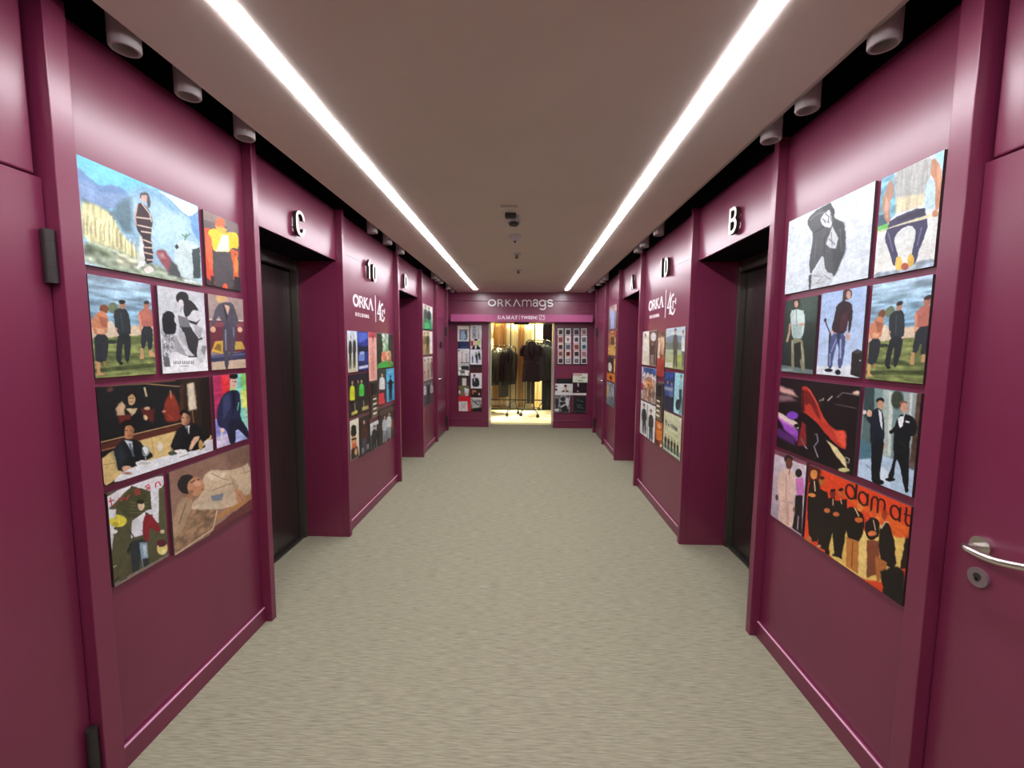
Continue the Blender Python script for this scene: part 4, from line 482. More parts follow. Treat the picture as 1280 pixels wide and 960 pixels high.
('poster','R','poster of two laughing men in dark suits and bow tie standing in a pale hallway',1,[1.55,1.332,1.034,1.364],107,185,[['g','7c9a98','7c9496'],['p','35484a',3,[-21,-6,191,-10,232,256,38,456]],['p','56706c',4,[17,323,191,378,227,607,14,671]],['p','acbcb4',2,[356,2,552,11,604,697,441,692]],['p','d0dcd4',3,[469,16,537,19,587,659,545,667]],['p','9eaeac',3,[723,7,999,0,989,626,745,638]],['p','d8e0dc',4,[820,1,872,0,873,231,841,235]],['p','3a4638',5,[724,80,720,121,696,156,658,178,611,182,566,168,532,137,515,97,519,54,545,19,585,-2,632,-5,676,11,709,41]],['p','5a4438',2,[934,-6,1014,-5,1020,708,915,691]],['n',0.3,4,30,[935,7,1005,2,1007,686,935,687]],['p','bcd6ec',1.2,[-28,678,446,691,997,688,1011,1015,-12,1017]],['p','4f7a88',5,[-33,557,227,607,248,749,-4,810]],['p','d8e8f4',8,[413,803,587,824,633,978,411,960]],['q','5a7a90',1.0,[149,843,236,870,244,863,158,836]],['p','6c5c58',1.2,[913,678,996,675,994,739,920,729]],['p','14100e',1.2,[398,115,393,129,374,142,344,150,311,153,279,149,256,140,246,127,252,113,272,100,302,92,335,90,366,93,389,103]],['p','cc9c7c',1.2,[395,162,392,183,377,201,353,213,326,216,299,209,278,194,269,173,272,152,287,133,311,122,340,120,366,127,386,142]],['p','18202e',1.2,[168,263,295,190,412,264,458,486,445,551,417,661,436,926,284,981,252,632,182,562]],['p','e2e6ea',1.2,[298,214,367,243,411,425,370,385]],['p','18202e',1.2,[90,345,172,255,207,390,137,377]],['p','dcac8c',1.2,[189,272,186,289,173,304,153,313,129,316,106,311,89,299,81,283,84,266,97,251,117,242,141,240,164,245,181,257]],['p','d8d8d8',1.2,[71,272,69,283,59,292,44,298,27,300,10,297,-2,290,-7,280,-5,269,5,260,20,254,37,252,53,255,65,263]],['p','d4a484',1.2,[482,583,481,601,473,617,460,627,444,630,428,625,415,612,409,595,410,576,418,560,432,550,448,547,464,553,476,566]],['p','10161e',1.2,[214,558,462,513,450,684,424,914,491,991,291,1023,256,834]],['p','0c1014',1.2,[520,956,512,971,486,988,446,1003,400,1014,357,1018,326,1014,314,1003,322,987,350,970,391,955,437,945,479,941,508,945]],['p','7a5840',1.2,[792,111,787,124,771,135,746,143,716,146,689,143,669,134,661,122,665,109,683,97,708,89,738,87,765,90,784,99]],['p','cc987c',1.2,[806,149,803,171,790,190,768,202,742,204,717,197,698,181,689,160,691,137,705,118,728,107,754,105,779,112,797,128]],['p','12161a',1.2,[624,299,709,222,885,217,985,296,973,405,885,424,904,628,939,944,879,965,757,722,693,667,685,884,567,927,659,673,621,571]],['p','14181c',1.2,[529,423,646,340,684,399,556,447]],['p','f0f4f6',1.2,[653,275,769,213,751,337,707,367]],['p','101010',1.2,[755,233,752,238,743,243,729,246,713,248,699,248,688,245,684,241,687,236,696,231,710,228,726,226,740,227,750,229]],['p','eaeaea',1.2,[787,277,858,280,854,298,790,296]],['p','0c1014',1.2,[708,887,701,898,679,910,645,921,607,930,571,934,545,933,535,926,543,915,566,903,601,891,640,883,674,879,699,881]],['p','0c1014',1.2,[943,940,942,953,934,964,922,973,907,977,893,975,883,967,878,956,879,943,887,931,900,923,914,919,928,922,938,929]],['q','2e3a3c',1.0,[697,480,836,536,737,604,743,607,844,534,703,476]]]),
('poster','R','small poster of a person in a pale pink suit walking, lowest beside the lift',1,[2.062,1.828,0.675,1.007],68,130,[['g','dcd0d8','c0a8b8'],['p','8a4a5a',2,[-32,-8,1020,-15,1015,43,-20,69]],['p','b8a8b4',5,[-30,809,327,766,245,993,-28,1020]],['p','2a1a18',1.2,[599,32,589,59,555,86,501,107,440,118,382,117,339,104,321,82,331,54,368,26,423,5,485,-5,541,-3,582,10]],['p','6a3c30',1.2,[598,98,593,134,568,168,529,192,482,201,436,194,402,171,386,137,391,100,417,65,458,42,505,34,549,42,582,65]],['p','ebc8b8',1.2,[186,302,464,179,722,234,757,472,693,632,779,932,537,1031,231,984,307,708,132,533]],['q','c89c8c',1.0,[409,294,464,655,496,647,442,288]],['q','c89c8c',1.0,[314,700,691,638,695,626,318,686]],['p','d8aa9a',2,[483,675,564,666,612,983,530,984]],['p','5a3830',1.2,[219,672,217,692,207,711,190,724,169,730,149,726,134,713,126,695,128,674,138,656,156,642,176,637,196,641,211,654]],['q','4a3028',1.0,[522,196,495,275,516,273,542,195]],['p','241818',1.2,[893,166,887,193,864,219,827,239,783,248,742,245,711,230,698,206,704,178,728,151,766,132,810,123,850,127,880,142]],['p','d47cc4',1.2,[719,278,935,220,1003,424,793,504]],['p','1a1418',1.2,[747,506,954,454,1006,978,722,973,762,746]],['p','8a5a48',1.2,[770,695,768,710,760,724,747,734,732,739,717,736,705,728,700,715,701,700,709,686,722,676,738,671,753,674,764,682]],['q','c8a8b8',1.0,[861,764,859,954,888,946,890,757]]]),
('poster','R','orange poster of a row of men in dark jackets beneath large round letters',1,[1.809,1.33,0.672,1.003],216,178,[['g','e84822','e84a20'],['p','5a1a14',4,[-12,-2,146,-7,151,235,3,234]],['p','f4d070',2,[269,917,443,588,1003,266,1000,605,822,946,377,1032]],['p','f4d070',2,[264,833,470,429,608,445,676,516,807,249,992,274,1000,605,675,1015,376,1012]],['p','f6dc94',4,[602,487,678,553,697,978,617,986]],['p','f06a28',3,[380,179,1004,183,1004,283,897,379,780,266,563,257]],['p','f88c3a',3,[690,244,778,231,768,309,694,316]],['q','2a1612',1.0,[522,116,520,143,514,163,505,175,493,179,478,176,464,162,453,139,448,112,449,85,456,65,466,54,477,50,492,54,506,69,517,91,522,119,541,106,536,76,523,49,505,31,483,25,460,33,440,56,429,88,427,122,433,155,446,182,465,200,487,205,511,195,530,171,540,141,542,109]],['q','2a1612',1.0,[529,-11,531,179,551,170,549,-18]],['q','2a1612',1.0,[642,128,641,153,635,171,628,182,617,186,605,182,592,170,582,149,578,125,579,101,585,83,593,73,603,69,616,73,629,86,638,106,643,131,660,119,655,92,644,67,628,51,609,45,587,53,570,74,560,103,558,134,564,164,576,189,592,205,612,210,633,201,650,179,659,151,661,122]],['q','2a1612',1.0,[641,54,641,190,660,182,659,47]],['q','2a1612',1.0,[698,225,697,93,707,66,721,61,734,84,736,214,753,205,751,74,731,40,698,51,679,98,680,234]],['q','2a1612',1.0,[746,92,761,62,781,59,792,90,791,208,807,200,808,81,792,39,756,43,733,83]],['q','2a1612',1.0,[915,123,914,147,909,164,902,175,893,179,881,175,870,163,861,144,857,120,858,98,863,80,871,70,880,66,892,70,903,83,911,102,915,126,930,115,925,89,915,66,901,50,884,45,866,52,851,72,843,99,841,129,846,157,857,181,871,196,888,201,906,192,921,172,928,145,930,118]],['q','2a1612',1.0,[914,51,916,198,931,191,929,45]],['q','2a1612',1.0,[959,24,959,168,978,203,1007,194,1008,174,986,183,974,159,974,18]],['q','2a1612',1.0,[950,101,1003,97,1006,82,952,85]],['p','1c1210',1.2,[10,220,112,137,169,282,195,913,71,986,10,627]],['p','f0a050',1.2,[105,95,102,120,93,144,78,161,60,169,43,165,30,151,25,128,27,102,37,78,53,61,71,54,87,58,99,73]],['p','2a1410',1.2,[100,52,97,62,88,72,75,82,61,88,47,89,37,86,33,79,36,69,45,58,58,49,73,43,86,42,96,45]],['p','1c1210',1.2,[137,246,247,250,279,519,296,942,182,955]],['p','c07030',1.2,[204,127,202,152,193,175,179,192,162,200,146,196,134,182,129,160,131,135,141,112,155,95,172,88,188,92,199,106]],['p','2a1410',1.2,[199,86,197,95,189,106,176,115,163,121,150,123,140,120,137,113,139,103,148,92,160,83,174,77,187,76,196,79]],['p','1c1210',1.2,[228,340,328,254,362,429,374,928,272,1024]],['p','7a2c20',1.2,[337,215,335,239,327,262,313,278,298,286,283,283,273,270,268,249,270,225,278,202,292,186,307,178,321,182,332,195]],['p','2a1410',1.2,[332,175,330,185,323,195,311,204,299,210,287,212,278,210,275,203,277,193,285,183,296,174,309,168,321,166,329,169]],['p','1c1210',1.2,[327,311,456,210,477,465,451,938,349,967]],['p','d0622c',1.2,[422,165,420,188,413,210,400,226,386,234,372,230,362,217,357,197,359,174,367,152,380,136,394,129,408,132,418,145]],['p','2a1410',1.2,[418,127,416,136,409,145,398,154,386,160,375,162,367,159,364,152,366,143,373,133,384,125,396,119,407,117,415,120]],['p','f0a050',1.2,[108,71,105,94,94,116,77,132,57,141,38,139,25,127,19,108,22,85,33,62,51,46,71,38,89,40,102,52]],['q','f0d0a0',1.0,[67,184,88,311,103,302,82,176]],['p','e8904a',1.2,[108,350,104,364,91,380,72,395,50,406,30,411,15,408,9,399,14,385,27,368,47,353,68,343,88,338,102,341]],['p','d87840',1.2,[286,450,284,464,275,480,261,494,245,503,230,505,219,501,215,490,217,475,227,459,241,445,257,437,272,434,282,439]],['p','d87840',1.2,[396,430,393,444,384,460,370,474,353,484,338,487,326,483,322,473,325,458,335,442,349,428,366,419,381,416,392,420]],['q','e8c090',1.0,[304,291,310,373,321,367,316,285]],['q','e8c090',1.0,[383,252,402,305,412,296,394,244]],['p','1c1210',1.2,[182,888,307,868,302,948,167,989]],['p','c87a40',1.2,[94,947,92,969,85,990,73,1007,59,1017,45,1017,35,1007,31,990,33,968,41,947,53,930,67,920,80,921,90,930]],['p','d8a070',1.2,[212,950,210,961,204,973,194,985,183,992,173,995,165,993,162,985,164,974,171,962,180,950,192,943,202,940,209,942]],['p','f4d070',2,[303,871,332,701,367,933,326,1006]],['p','f0c868',2,[447,875,484,654,503,956,458,970]],['p','f8d880',2,[614,596,643,500,686,548,692,982,629,996]],['p','1c1410',1.2,[450,348,529,252,639,310,633,535,591,661,480,656]],['p','c47c3a',1.2,[480,646,605,618,621,973,501,988]],['q','7a4420',1.0,[541,665,551,959,561,952,551,659]],['p','f08a40',1.2,[618,227,616,246,608,265,596,280,582,288,569,287,559,278,555,261,557,241,565,222,577,207,591,200,604,201,614,211]],['p','d86a30',1.2,[625,357,622,372,612,389,597,404,580,414,564,418,553,414,548,403,551,387,561,370,577,355,594,345,609,342,620,347]],['q','f0d0a0',1.0,[533,276,580,348,589,336,543,264]],['p','201614',1.2,[634,400,706,268,770,290,779,430,723,532,673,528]],['p','e85a30',1.2,[738,220,736,240,730,259,720,274,709,280,698,278,689,267,686,250,687,230,693,211,704,196,715,190,726,192,734,203]],['p','8a4a30',1.2,[675,555,782,483,801,836,700,956]],['p','e8804a',1.2,[749,431,747,445,738,461,724,476,709,486,694,490,684,486,680,476,682,461,692,445,705,430,721,420,735,417,745,421]],['q','f0c8a0',1.0,[712,307,737,403,746,395,720,300]],['p','1e1614',1.2,[780,320,834,234,901,402,935,674,808,720,774,488]],['p','a04024',1.2,[831,179,830,202,824,224,815,240,804,246,794,242,786,228,782,206,783,182,789,160,798,145,809,139,819,143,827,158]],['p','b87038',1.2,[758,665,863,663,845,818,792,935]],['q','f0d8b0',1.0,[790,354,819,266,842,254,841,240,811,260,780,352]],['p','181412',2,[812,790,902,682,984,652,1023,993,856,1044]],['p','181412',2,[1001,723,997,786,980,848,953,899,920,929,887,930,863,902,851,849,855,783,874,718,903,667,937,641,968,643,990,673]],['p','2a1610',1.2,[976,318,1008,305,1000,605,959,655]]]),
('poster','L','narrow poster of two dark-dressed men before pale columns, upper left, left wall',2,[3.266,3.463,1.284,1.617],19,75,[['g','c8d8e8','d8d0b0'],['p','2a2c24',1.2,[157,469,382,471,340,904,236,918,253,591,179,916,88,896]],['p','1c2420',1.2,[213,239,387,239,444,334,426,528,378,552,140,549,100,524,132,334]],['p','2a2018',1.2,[379,156,369,176,348,193,319,202,289,202,263,193,246,177,242,157,251,136,272,120,301,111,331,110,357,119,374,135]],['p','c69a80',1.2,[359,187,351,206,334,221,312,230,289,230,269,222,256,207,253,188,261,169,277,154,300,146,323,145,343,154,356,169]],['p','20241e',1.2,[561,455,796,456,759,899,651,913,663,579,591,911,495,891]],['p','2c3430',1.2,[615,220,797,219,858,317,843,515,793,539,545,536,503,511,533,317]],['p','2a2018',1.2,[787,135,778,156,756,173,726,182,694,182,667,173,649,157,645,136,654,115,676,98,705,89,737,88,765,97,783,114]],['p','c69a80',1.2,[767,167,759,186,742,202,719,211,695,211,673,202,660,187,657,168,665,149,682,133,705,124,729,124,750,133,764,148]],['p','e0e8f0',1.2,[162,14,329,11,302,216,134,217]],['p','e8f0f8',1.2,[702,5,878,9,859,177,681,179]]]),
('poster','L','narrow blue poster of figures, second in the top row, left wall',2,[3.466,3.702,1.282,1.619],20,71,[['g','2a3a9c','22306c'],['n',0.5,14,24,[0,0,999,0,999,999,0,999]],['p','1a2450',1.2,[161,687,552,691,551,984,376,991,349,771,279,988,120,973]],['p','6a88c8',1.2,[215,528,520,530,637,598,637,731,559,747,147,741,74,724,93,593]],['p','2a2018',1.2,[492,471,478,486,444,497,395,504,342,503,295,497,262,485,252,471,264,456,298,445,347,439,400,439,448,445,481,457]],['p','c69a80',1.2,[462,493,452,507,425,517,388,523,347,523,310,517,285,506,277,493,287,480,313,469,351,463,392,464,429,469,454,480]],['p','4a68c8',5,[64,36,968,20,955,174,114,294]],['p','101838',5,[42,367,1011,365,999,498,30,549]],['p','a0b8e8',4,[165,514,575,497,639,572,227,587]],['p','c8d0e8',4,[74,875,969,856,962,931,69,947]]]),
('poster','L','narrow pale pink poster hanging lower than its neighbours, left wall',2,[3.707,3.912,1.18,1.62],16,87,[['g','e8b0a8','e8b4a4'],['p','c04858',3,[0,0,1040,-8,1020,101,44,112]],['p','d88c80',1.2,[311,498,701,501,646,980,478,992,485,639,386,989,236,968]],['p','e8a498',1.2,[388,220,700,218,806,337,778,568,697,595,290,590,220,562,255,337]],['p','5a2028',1.2,[682,112,666,138,628,160,577,172,522,173,474,161,443,141,434,115,450,88,487,66,538,54,594,53,642,64,674,85]],['p','b87868',1.2,[648,153,635,177,606,196,566,207,524,208,487,197,463,178,457,155,469,131,498,111,538,100,581,99,618,109,642,129]],['q','c07868',1.0,[504,300,478,752,531,753,560,300]],['p','a83040',3,[269,45,836,36,791,77,301,83]]]),
('poster','L','poster of a green garden path between dark trees, top right of its group, left wall',2,[3.919,4.402,1.281,1.621],30,62,[['g','d8e4e0','4a9c48'],['p','26352a',5,[0,0,299,5,356,487,243,867,-25,986]],['p','2c3a2e',5,[701,7,1027,8,1005,888,748,750,679,359]],['p','d8a080',4,[265,529,856,511,884,840,245,833]],['n',0.4,16,16,[0,0,999,0,999,999,0,999]],['p','4cae4c',4,[44,862,561,789,975,909,980,1003,0,995]],['p','e87860',3,[306,571,485,564,491,745,313,741]],['p','a06050',1.2,[720,741,814,743,808,941,766,947,764,798,742,946,703,938]],['p','c89070',1.2,[737,634,810,635,837,680,834,770,815,780,716,778,698,767,706,678]],['p','2a2018',1.2,[805,596,801,606,793,613,781,618,768,617,757,613,750,605,747,596,751,586,759,578,771,574,784,574,795,579,803,586]],['p','c69a80',1.2,[797,611,795,620,788,627,779,631,769,630,760,626,755,619,753,610,756,602,762,595,771,591,781,591,790,595,796,602]]]),
('poster','L','poster of models in yellow and green jackets against black, left wall',2,[3.273,3.684,0.917,1.264],37,74,[['g','1c1a2c','28221c'],['p','20202a',1.2,[63,504,241,522,227,1016,145,1024,144,650,100,1019,26,991]],['p','d8e02c',1.2,[97,245,234,257,284,370,278,590,242,614,53,594,20,563,37,347]],['p','2a2018',1.2,[224,162,218,185,202,202,180,211,155,209,134,196,121,177,116,153,123,130,139,113,161,105,185,107,206,119,220,138]],['p','c69a80',1.2,[210,197,205,218,192,234,175,242,157,240,140,229,130,211,127,190,132,169,144,153,162,145,180,146,196,157,207,175]],['p','1c1c22',1.2,[389,463,497,473,485,903,436,914,438,588,409,910,364,889]],['p','2a3a30',1.2,[411,236,494,243,523,341,518,532,496,554,383,542,363,516,374,327]],['p','2a2018',1.2,[489,160,485,180,475,196,461,204,447,203,434,192,426,175,424,155,428,135,437,119,451,112,465,113,478,123,486,140]],['p','c69a80',1.2,[480,191,477,209,469,224,459,231,447,230,438,221,431,205,430,187,433,168,440,154,451,146,462,147,472,157,478,172]],['p','20202a',1.2,[531,477,717,495,713,930,628,936,619,607,581,931,504,905]],['p','4cc848',1.2,[560,249,704,261,758,362,757,556,719,576,523,556,488,529,501,338]],['p','2a2018',1.2,[691,177,685,197,669,212,646,219,621,217,599,206,584,189,579,168,585,148,601,133,624,126,649,128,671,138,686,156]],['p','c69a80',1.2,[677,208,672,226,660,240,642,247,623,245,605,235,594,219,590,200,595,182,608,168,626,161,645,163,662,172,674,188]],['n',0.5,24,18,[-34,574,1007,647,999,999,0,999]],['p','c8c060',4,[96,873,395,872,377,950,91,952]],['p','b0a868',4,[626,844,1002,850,1000,943,623,936]],['q','c8b888',1.0,[239,675,266,894,296,896,269,677]],['q','c8b888',1.0,[693,688,725,893,756,895,724,690]]]),
('poster','L','narrow poster of a man in a white jacket with red at the bottom, left wall',2,[3.941,4.172,0.932,1.267],16,61,[['g','3c4a44','5a3038'],['p','3a2a2c',1.2,[200,473,692,505,677,1018,451,1018,430,630,326,1007,124,969]],['p','d8dcd8',1.2,[280,208,660,228,804,349,799,579,698,601,178,565,87,531,123,310]],['p','2a2018',1.2,[627,128,610,152,566,169,505,177,439,174,380,160,341,139,329,114,346,91,389,74,449,66,515,69,574,82,614,104]],['p','c69a80',1.2,[589,164,576,185,542,202,495,209,443,206,398,194,368,175,359,152,372,131,406,115,452,108,504,110,549,122,580,141]],['p','d83848',4,[-2,676,609,678,767,1024,0,999]]]),
('poster','L','narrow bright blue poster with a black spread-armed silhouette, left wall',2,[4.172,4.427,0.925,1.265],15,59,[['g','58b4dc','4cacd8'],['p','141c24',1.2,[330,555,675,574,662,1003,507,1007,492,685,421,1001,280,974]],['p','141c24',1.2,[385,326,654,338,754,440,749,635,679,656,315,634,251,607,274,417]],['p','141c24',1.2,[631,252,619,272,588,288,545,296,498,294,456,283,428,265,419,243,431,223,462,207,504,200,552,201,594,212,622,230]],['p','141c24',1.2,[604,283,595,302,571,316,537,324,501,322,469,312,447,296,441,276,450,258,474,243,507,236,544,237,576,247,598,263]],['q','141c24',1.0,[124,448,511,424,928,488,997,454,514,384,63,409]],['q','d8ecf4',1.0,[210,112,859,115,852,97,203,94]]]),
('poster','L','pale poster of a person in sunglasses and tall black fur hat, left wall',2,[3.271,3.448,0.568,0.894],18,69,[['g','e8e4cc','e0d8c0'],['p','141210',1.2,[729,341,693,392,597,428,463,441,317,429,189,394,104,344,78,289,116,239,209,203,340,190,483,201,612,234,700,284]],['p','14110f',1.2,[704,229,672,261,588,283,469,289,339,278,224,254,147,221,122,185,154,153,236,132,353,126,482,135,598,159,677,193]],['p','d89868',1.2,[714,563,680,620,592,660,469,675,336,663,219,626,142,572,119,512,154,457,240,418,360,402,491,413,608,449,688,502]],['q','141210',1.0,[151,500,714,529,688,482,127,454]],['p','d8683c',2,[209,595,659,615,753,739,113,726]],['p','1c1816',1.2,[81,716,789,723,946,994,51,992]],['p','d8a070',1.2,[780,859,760,898,710,926,640,938,564,930,497,905,453,868,439,826,460,788,509,760,578,748,653,755,720,780,766,816]]]),
('poster','L','dark narrow poster of a standing man in brown, left wall',2,[3.455,3.697,0.549,0.887],22,69,[['g','2a2024','2c2226'],['p','4a4450',1.2,[262,466,655,509,654,1012,475,1007,450,627,377,994,216,953]],['p','4c2420',1.2,[318,204,623,233,741,358,742,585,662,605,246,557,173,521,195,303]],['p','2a2018',1.2,[595,133,581,156,547,172,498,178,445,173,397,158,365,136,355,111,368,88,402,72,450,65,503,70,551,85,584,107]],['p','c69a80',1.2,[565,167,555,188,528,204,490,210,449,206,413,193,388,173,380,150,390,129,417,114,454,107,495,111,532,124,557,144]],['p','8a9098',3,[197,798,400,809,393,938,189,942]],['p','9aa0a8',3,[679,782,863,789,858,914,687,915]]]),
('poster','L','small black and white poster of a leaning figure, left wall',2,[3.707,3.925,0.535,0.793],19,50,[['g','d8dcdc','8c9090'],['p','1c1e20',1.2,[261,528,681,590,673,1075,491,1061,462,698,391,1044,227,998]],['p','26282a',1.2,[314,255,650,300,776,437,772,670,686,686,247,619,169,579,184,355]],['p','2a2018',1.2,[619,189,604,214,566,230,512,235,453,227,401,209,365,183,353,155,367,131,404,114,458,109,518,116,571,135,607,161]],['p','c69a80',1.2,[586,226,575,248,545,264,504,269,458,263,418,247,391,224,381,199,392,177,421,161,463,155,509,161,550,177,577,200]],['p','1c1e1e',3,[741,147,1043,155,999,999,754,983]],['p','303436',4,[0,433,267,418,252,1020,0,1004]]]),
('poster','L','dark poster of two men in pale suits, lower right, left wall',2,[3.938,4.415,0.532,0.885],35,64,[['g','30282a','3a2a30'],['p','8c989c',1.2,[222,544,441,601,430,1025,332,1012,324,692,279,995,192,953]],['p','b4c0c4',1.2,[257,316,430,357,493,473,488,671,443,684,212,622,172,587,186,397]],['p','2a2018',1.2,[415,266,407,286,387,299,359,302,329,295,302,279,285,257,279,234,287,214,306,201,334,198,364,205,392,221,410,242]],['p','c69a80',1.2,[398,295,392,314,376,326,355,330,331,324,311,311,297,292,293,271,299,252,314,240,336,236,359,241,380,255,394,274]],['p','9aa4a8',1.2,[498,521,731,580,714,1007,610,993,605,671,553,976,461,933]],['p','d4dcdc',1.2,[537,292,721,334,788,451,780,651,732,663,487,599,444,564,461,374]],['p','2a2018',1.2,[707,242,698,262,677,275,647,278,615,271,587,255,568,233,562,210,570,190,591,177,621,173,653,180,682,196,701,218]],['p','c69a80',1.2,[688,272,681,290,664,303,641,306,617,301,595,287,580,267,576,247,583,228,599,215,622,211,647,217,669,231,684,250]],['p','5a3038',1.2,[785,651,900,680,882,976,831,973,836,749,803,965,758,940]],['p','8a4838',1.2,[810,491,900,512,930,589,922,726,898,737,778,706,757,683,770,550]],['p','2a2018',1.2,[895,450,890,464,879,473,865,477,849,473,835,463,826,449,824,433,829,419,839,409,854,406,870,409,884,419,893,434]],['p','c69a80',1.2,[885,471,881,484,873,493,861,496,849,493,839,485,832,472,830,458,834,445,842,436,854,432,866,435,877,444,883,456]],['p','5a4440',4,[59,55,920,55,941,199,54,180]]]),
('poster','R','poster of a cream and brown scene with standing figures, upper left, right wall',3,[4.472,4.0,1.324,1.665],26,63,[['g','e4e0d4','d8cdb8'],['p','5c4438',3,[460,7,999,9,999,979,573,988]],['p','d8d0b8',1.2,[131,495,309,497,348,975,273,994,230,635,230,994,157,978]],['p','e8e4d8',1.2,[131,218,272,223,334,339,352,562,320,589,133,588,96,560,84,333]],['p','2a2018',1.2,[251,121,247,146,233,166,211,176,187,175,164,163,147,142,139,117,143,91,157,71,179,61,204,62,227,74,244,95]],['p','c69a80',1.2,[241,159,238,182,227,200,211,210,192,209,174,198,161,180,155,156,157,133,168,115,185,105,204,106,222,117,235,136]],['p','d8d4d8',1.2,[961,185,944,237,893,278,819,300,734,297,656,271,600,226,578,171,595,117,648,75,725,54,811,57,888,85,942,130]],['p','9a8880',1.2,[637,619,832,620,853,969,770,984,739,721,722,985,641,973]],['p','463838',1.2,[651,419,804,422,866,505,876,667,839,687,634,687,595,667,593,502]],['p','2a2018',1.2,[786,349,780,367,764,381,740,389,713,388,689,380,671,365,664,346,670,328,686,314,710,306,737,307,762,316,779,331]],['p','c69a80',1.2,[773,377,769,393,756,406,738,413,717,413,698,405,685,391,679,375,683,358,696,345,714,338,735,338,754,346,768,360]]]),
('poster','R','narrow brown and red poster hanging lower than its neighbours, right wall',3,[3.974,3.754,1.238,1.642],16,79,[['g','7a5a48','9c4038'],['p','e0d4bc',2,[88,129,337,137,369,586,96,573]],['p','c8b090',4,[406,110,839,109,831,503,477,488]],['n',0.4,14,10,[0,0,999,0,999,999,0,999]],['p','c8a088',2,[539,173,723,180,771,501,575,492]],['p','a83a34',3,[58,606,930,613,955,996,62,983]]]),
('poster','R','poster of two men before mountains and pale sky, top right of its group, right wall',3,[3.742,3.292,1.329,1.666],37,76,[['g','c0d4e4','a8b070'],['p','7c90a8',4,[-11,230,377,170,973,226,987,363,-4,343]],['p','6a7c70',6,[-4,343,987,363,990,536,-10,535]],['p','4c4640',1.2,[443,441,632,443,686,957,604,980,550,587,556,982,473,966]],['p','5a5450',1.2,[443,163,589,169,654,283,679,510,645,538,445,538,405,509,393,276]],['p','2a2018',1.2,[565,70,562,94,547,113,525,123,500,122,476,110,459,89,451,65,455,41,469,22,491,12,517,14,540,26,557,46]],['p','c69a80',1.2,[555,107,553,129,542,146,525,156,506,155,487,144,473,126,467,103,470,81,481,63,497,54,517,55,536,66,549,84]],['p','5c5850',1.2,[871,482,984,483,1037,961,988,981,941,617,960,983,910,966]],['p','dcdcdc',1.2,[859,225,947,228,991,334,1015,545,996,572,876,572,851,545,835,330]],['p','2a2018',1.2,[929,137,927,159,920,177,907,186,892,186,877,175,866,157,860,134,862,111,869,94,882,84,897,85,912,96,923,114]],['p','c69a80',1.2,[924,171,924,192,918,208,908,217,896,217,885,207,876,190,871,169,872,148,878,132,888,123,899,124,911,133,920,150]],['p','a8b858',5,[647,645,871,642,875,840,665,847]],['p','d8d4c0',4,[27,866,429,854,422,981,17,986]]]),
('poster','R','poster of people in tan clothes at a bright harbour, right wall',3,[4.466,3.967,0.962,1.301],29,63,[['g','c8d0e4','b4a498'],['p','3c5890',4,[114,8,951,3,956,179,124,150]],['p','a8724c',1.2,[243,536,425,518,458,929,381,955,342,646,336,961,260,956]],['p','c89468',1.2,[248,298,391,286,452,378,468,569,434,596,243,617,205,597,197,401]],['p','2a2018',1.2,[371,201,367,223,352,241,330,253,305,255,281,247,265,231,258,210,262,188,277,169,299,158,324,156,347,164,364,180]],['p','c69a80',1.2,[360,235,357,255,346,272,329,282,310,283,291,276,278,261,273,242,276,222,287,205,304,195,324,193,342,201,355,216]],['p','8a5840',1.2,[502,539,705,518,734,952,648,981,610,655,598,988,514,984]],['p','b87850',1.2,[511,287,671,273,737,371,751,572,714,601,500,625,459,604,453,397]],['p','2a2018',1.2,[650,183,645,207,629,226,604,238,576,241,550,232,531,216,524,193,529,170,546,150,571,138,599,136,625,144,643,161]],['p','c69a80',1.2,[638,219,634,241,621,258,602,269,581,271,561,263,546,248,540,227,544,206,557,188,576,177,598,175,618,183,632,199]],['p','7c5a4c',1.2,[775,544,928,528,949,943,884,967,856,656,847,973,783,966]],['p','a8886c',1.2,[783,304,903,294,953,387,963,580,934,607,774,625,743,605,739,408]],['p','2a2018',1.2,[887,208,883,230,871,248,852,260,831,261,812,253,798,237,792,216,796,193,809,175,828,164,849,162,868,170,882,187]],['p','c69a80',1.2,[878,242,875,262,865,279,851,289,835,290,820,283,809,268,805,248,807,228,817,211,832,201,848,200,863,207,874,223]],['n',0.4,20,24,[0,0,999,0,999,999,0,999]],['p','b03848',3,[6,510,149,496,132,724,0,717]]]),
('poster','R','narrow deep blue poster of a crowd, right wall',3,[3.739,3.485,0.965,1.293],20,70,[['g','2c4484','1e2848'],['n',0.5,16,26,[0,0,999,0,999,999,0,999]],['p','181c34',1.2,[211,557,537,538,584,961,438,992,383,667,354,1000,211,996]],['p','344c8c',1.2,[237,327,487,316,590,403,611,588,551,616,205,639,138,619,140,426]],['p','2a2018',1.2,[456,237,448,257,422,274,383,285,339,286,299,279,271,264,260,245,269,224,296,207,335,197,378,196,418,203,445,218]],['p','c69a80',1.2,[436,269,430,287,410,302,380,312,346,313,315,306,293,292,284,274,291,256,311,240,341,231,375,230,406,237,427,251]],['p','20243c',1.2,[639,562,906,545,957,947,839,974,783,667,771,981,654,976]],['p','5870a8',1.2,[653,344,858,334,945,417,968,593,920,619,637,639,582,619,577,437]],['p','2a2018',1.2,[830,260,824,279,803,294,772,304,736,306,703,299,679,284,670,266,676,247,698,231,729,221,765,220,797,227,820,241]],['p','c69a80',1.2,[814,289,810,307,794,321,770,330,742,331,716,325,698,311,690,294,695,277,712,262,736,253,763,252,789,259,807,272]],['p','a0a8b8',5,[61,406,873,385,853,481,64,485]]]),
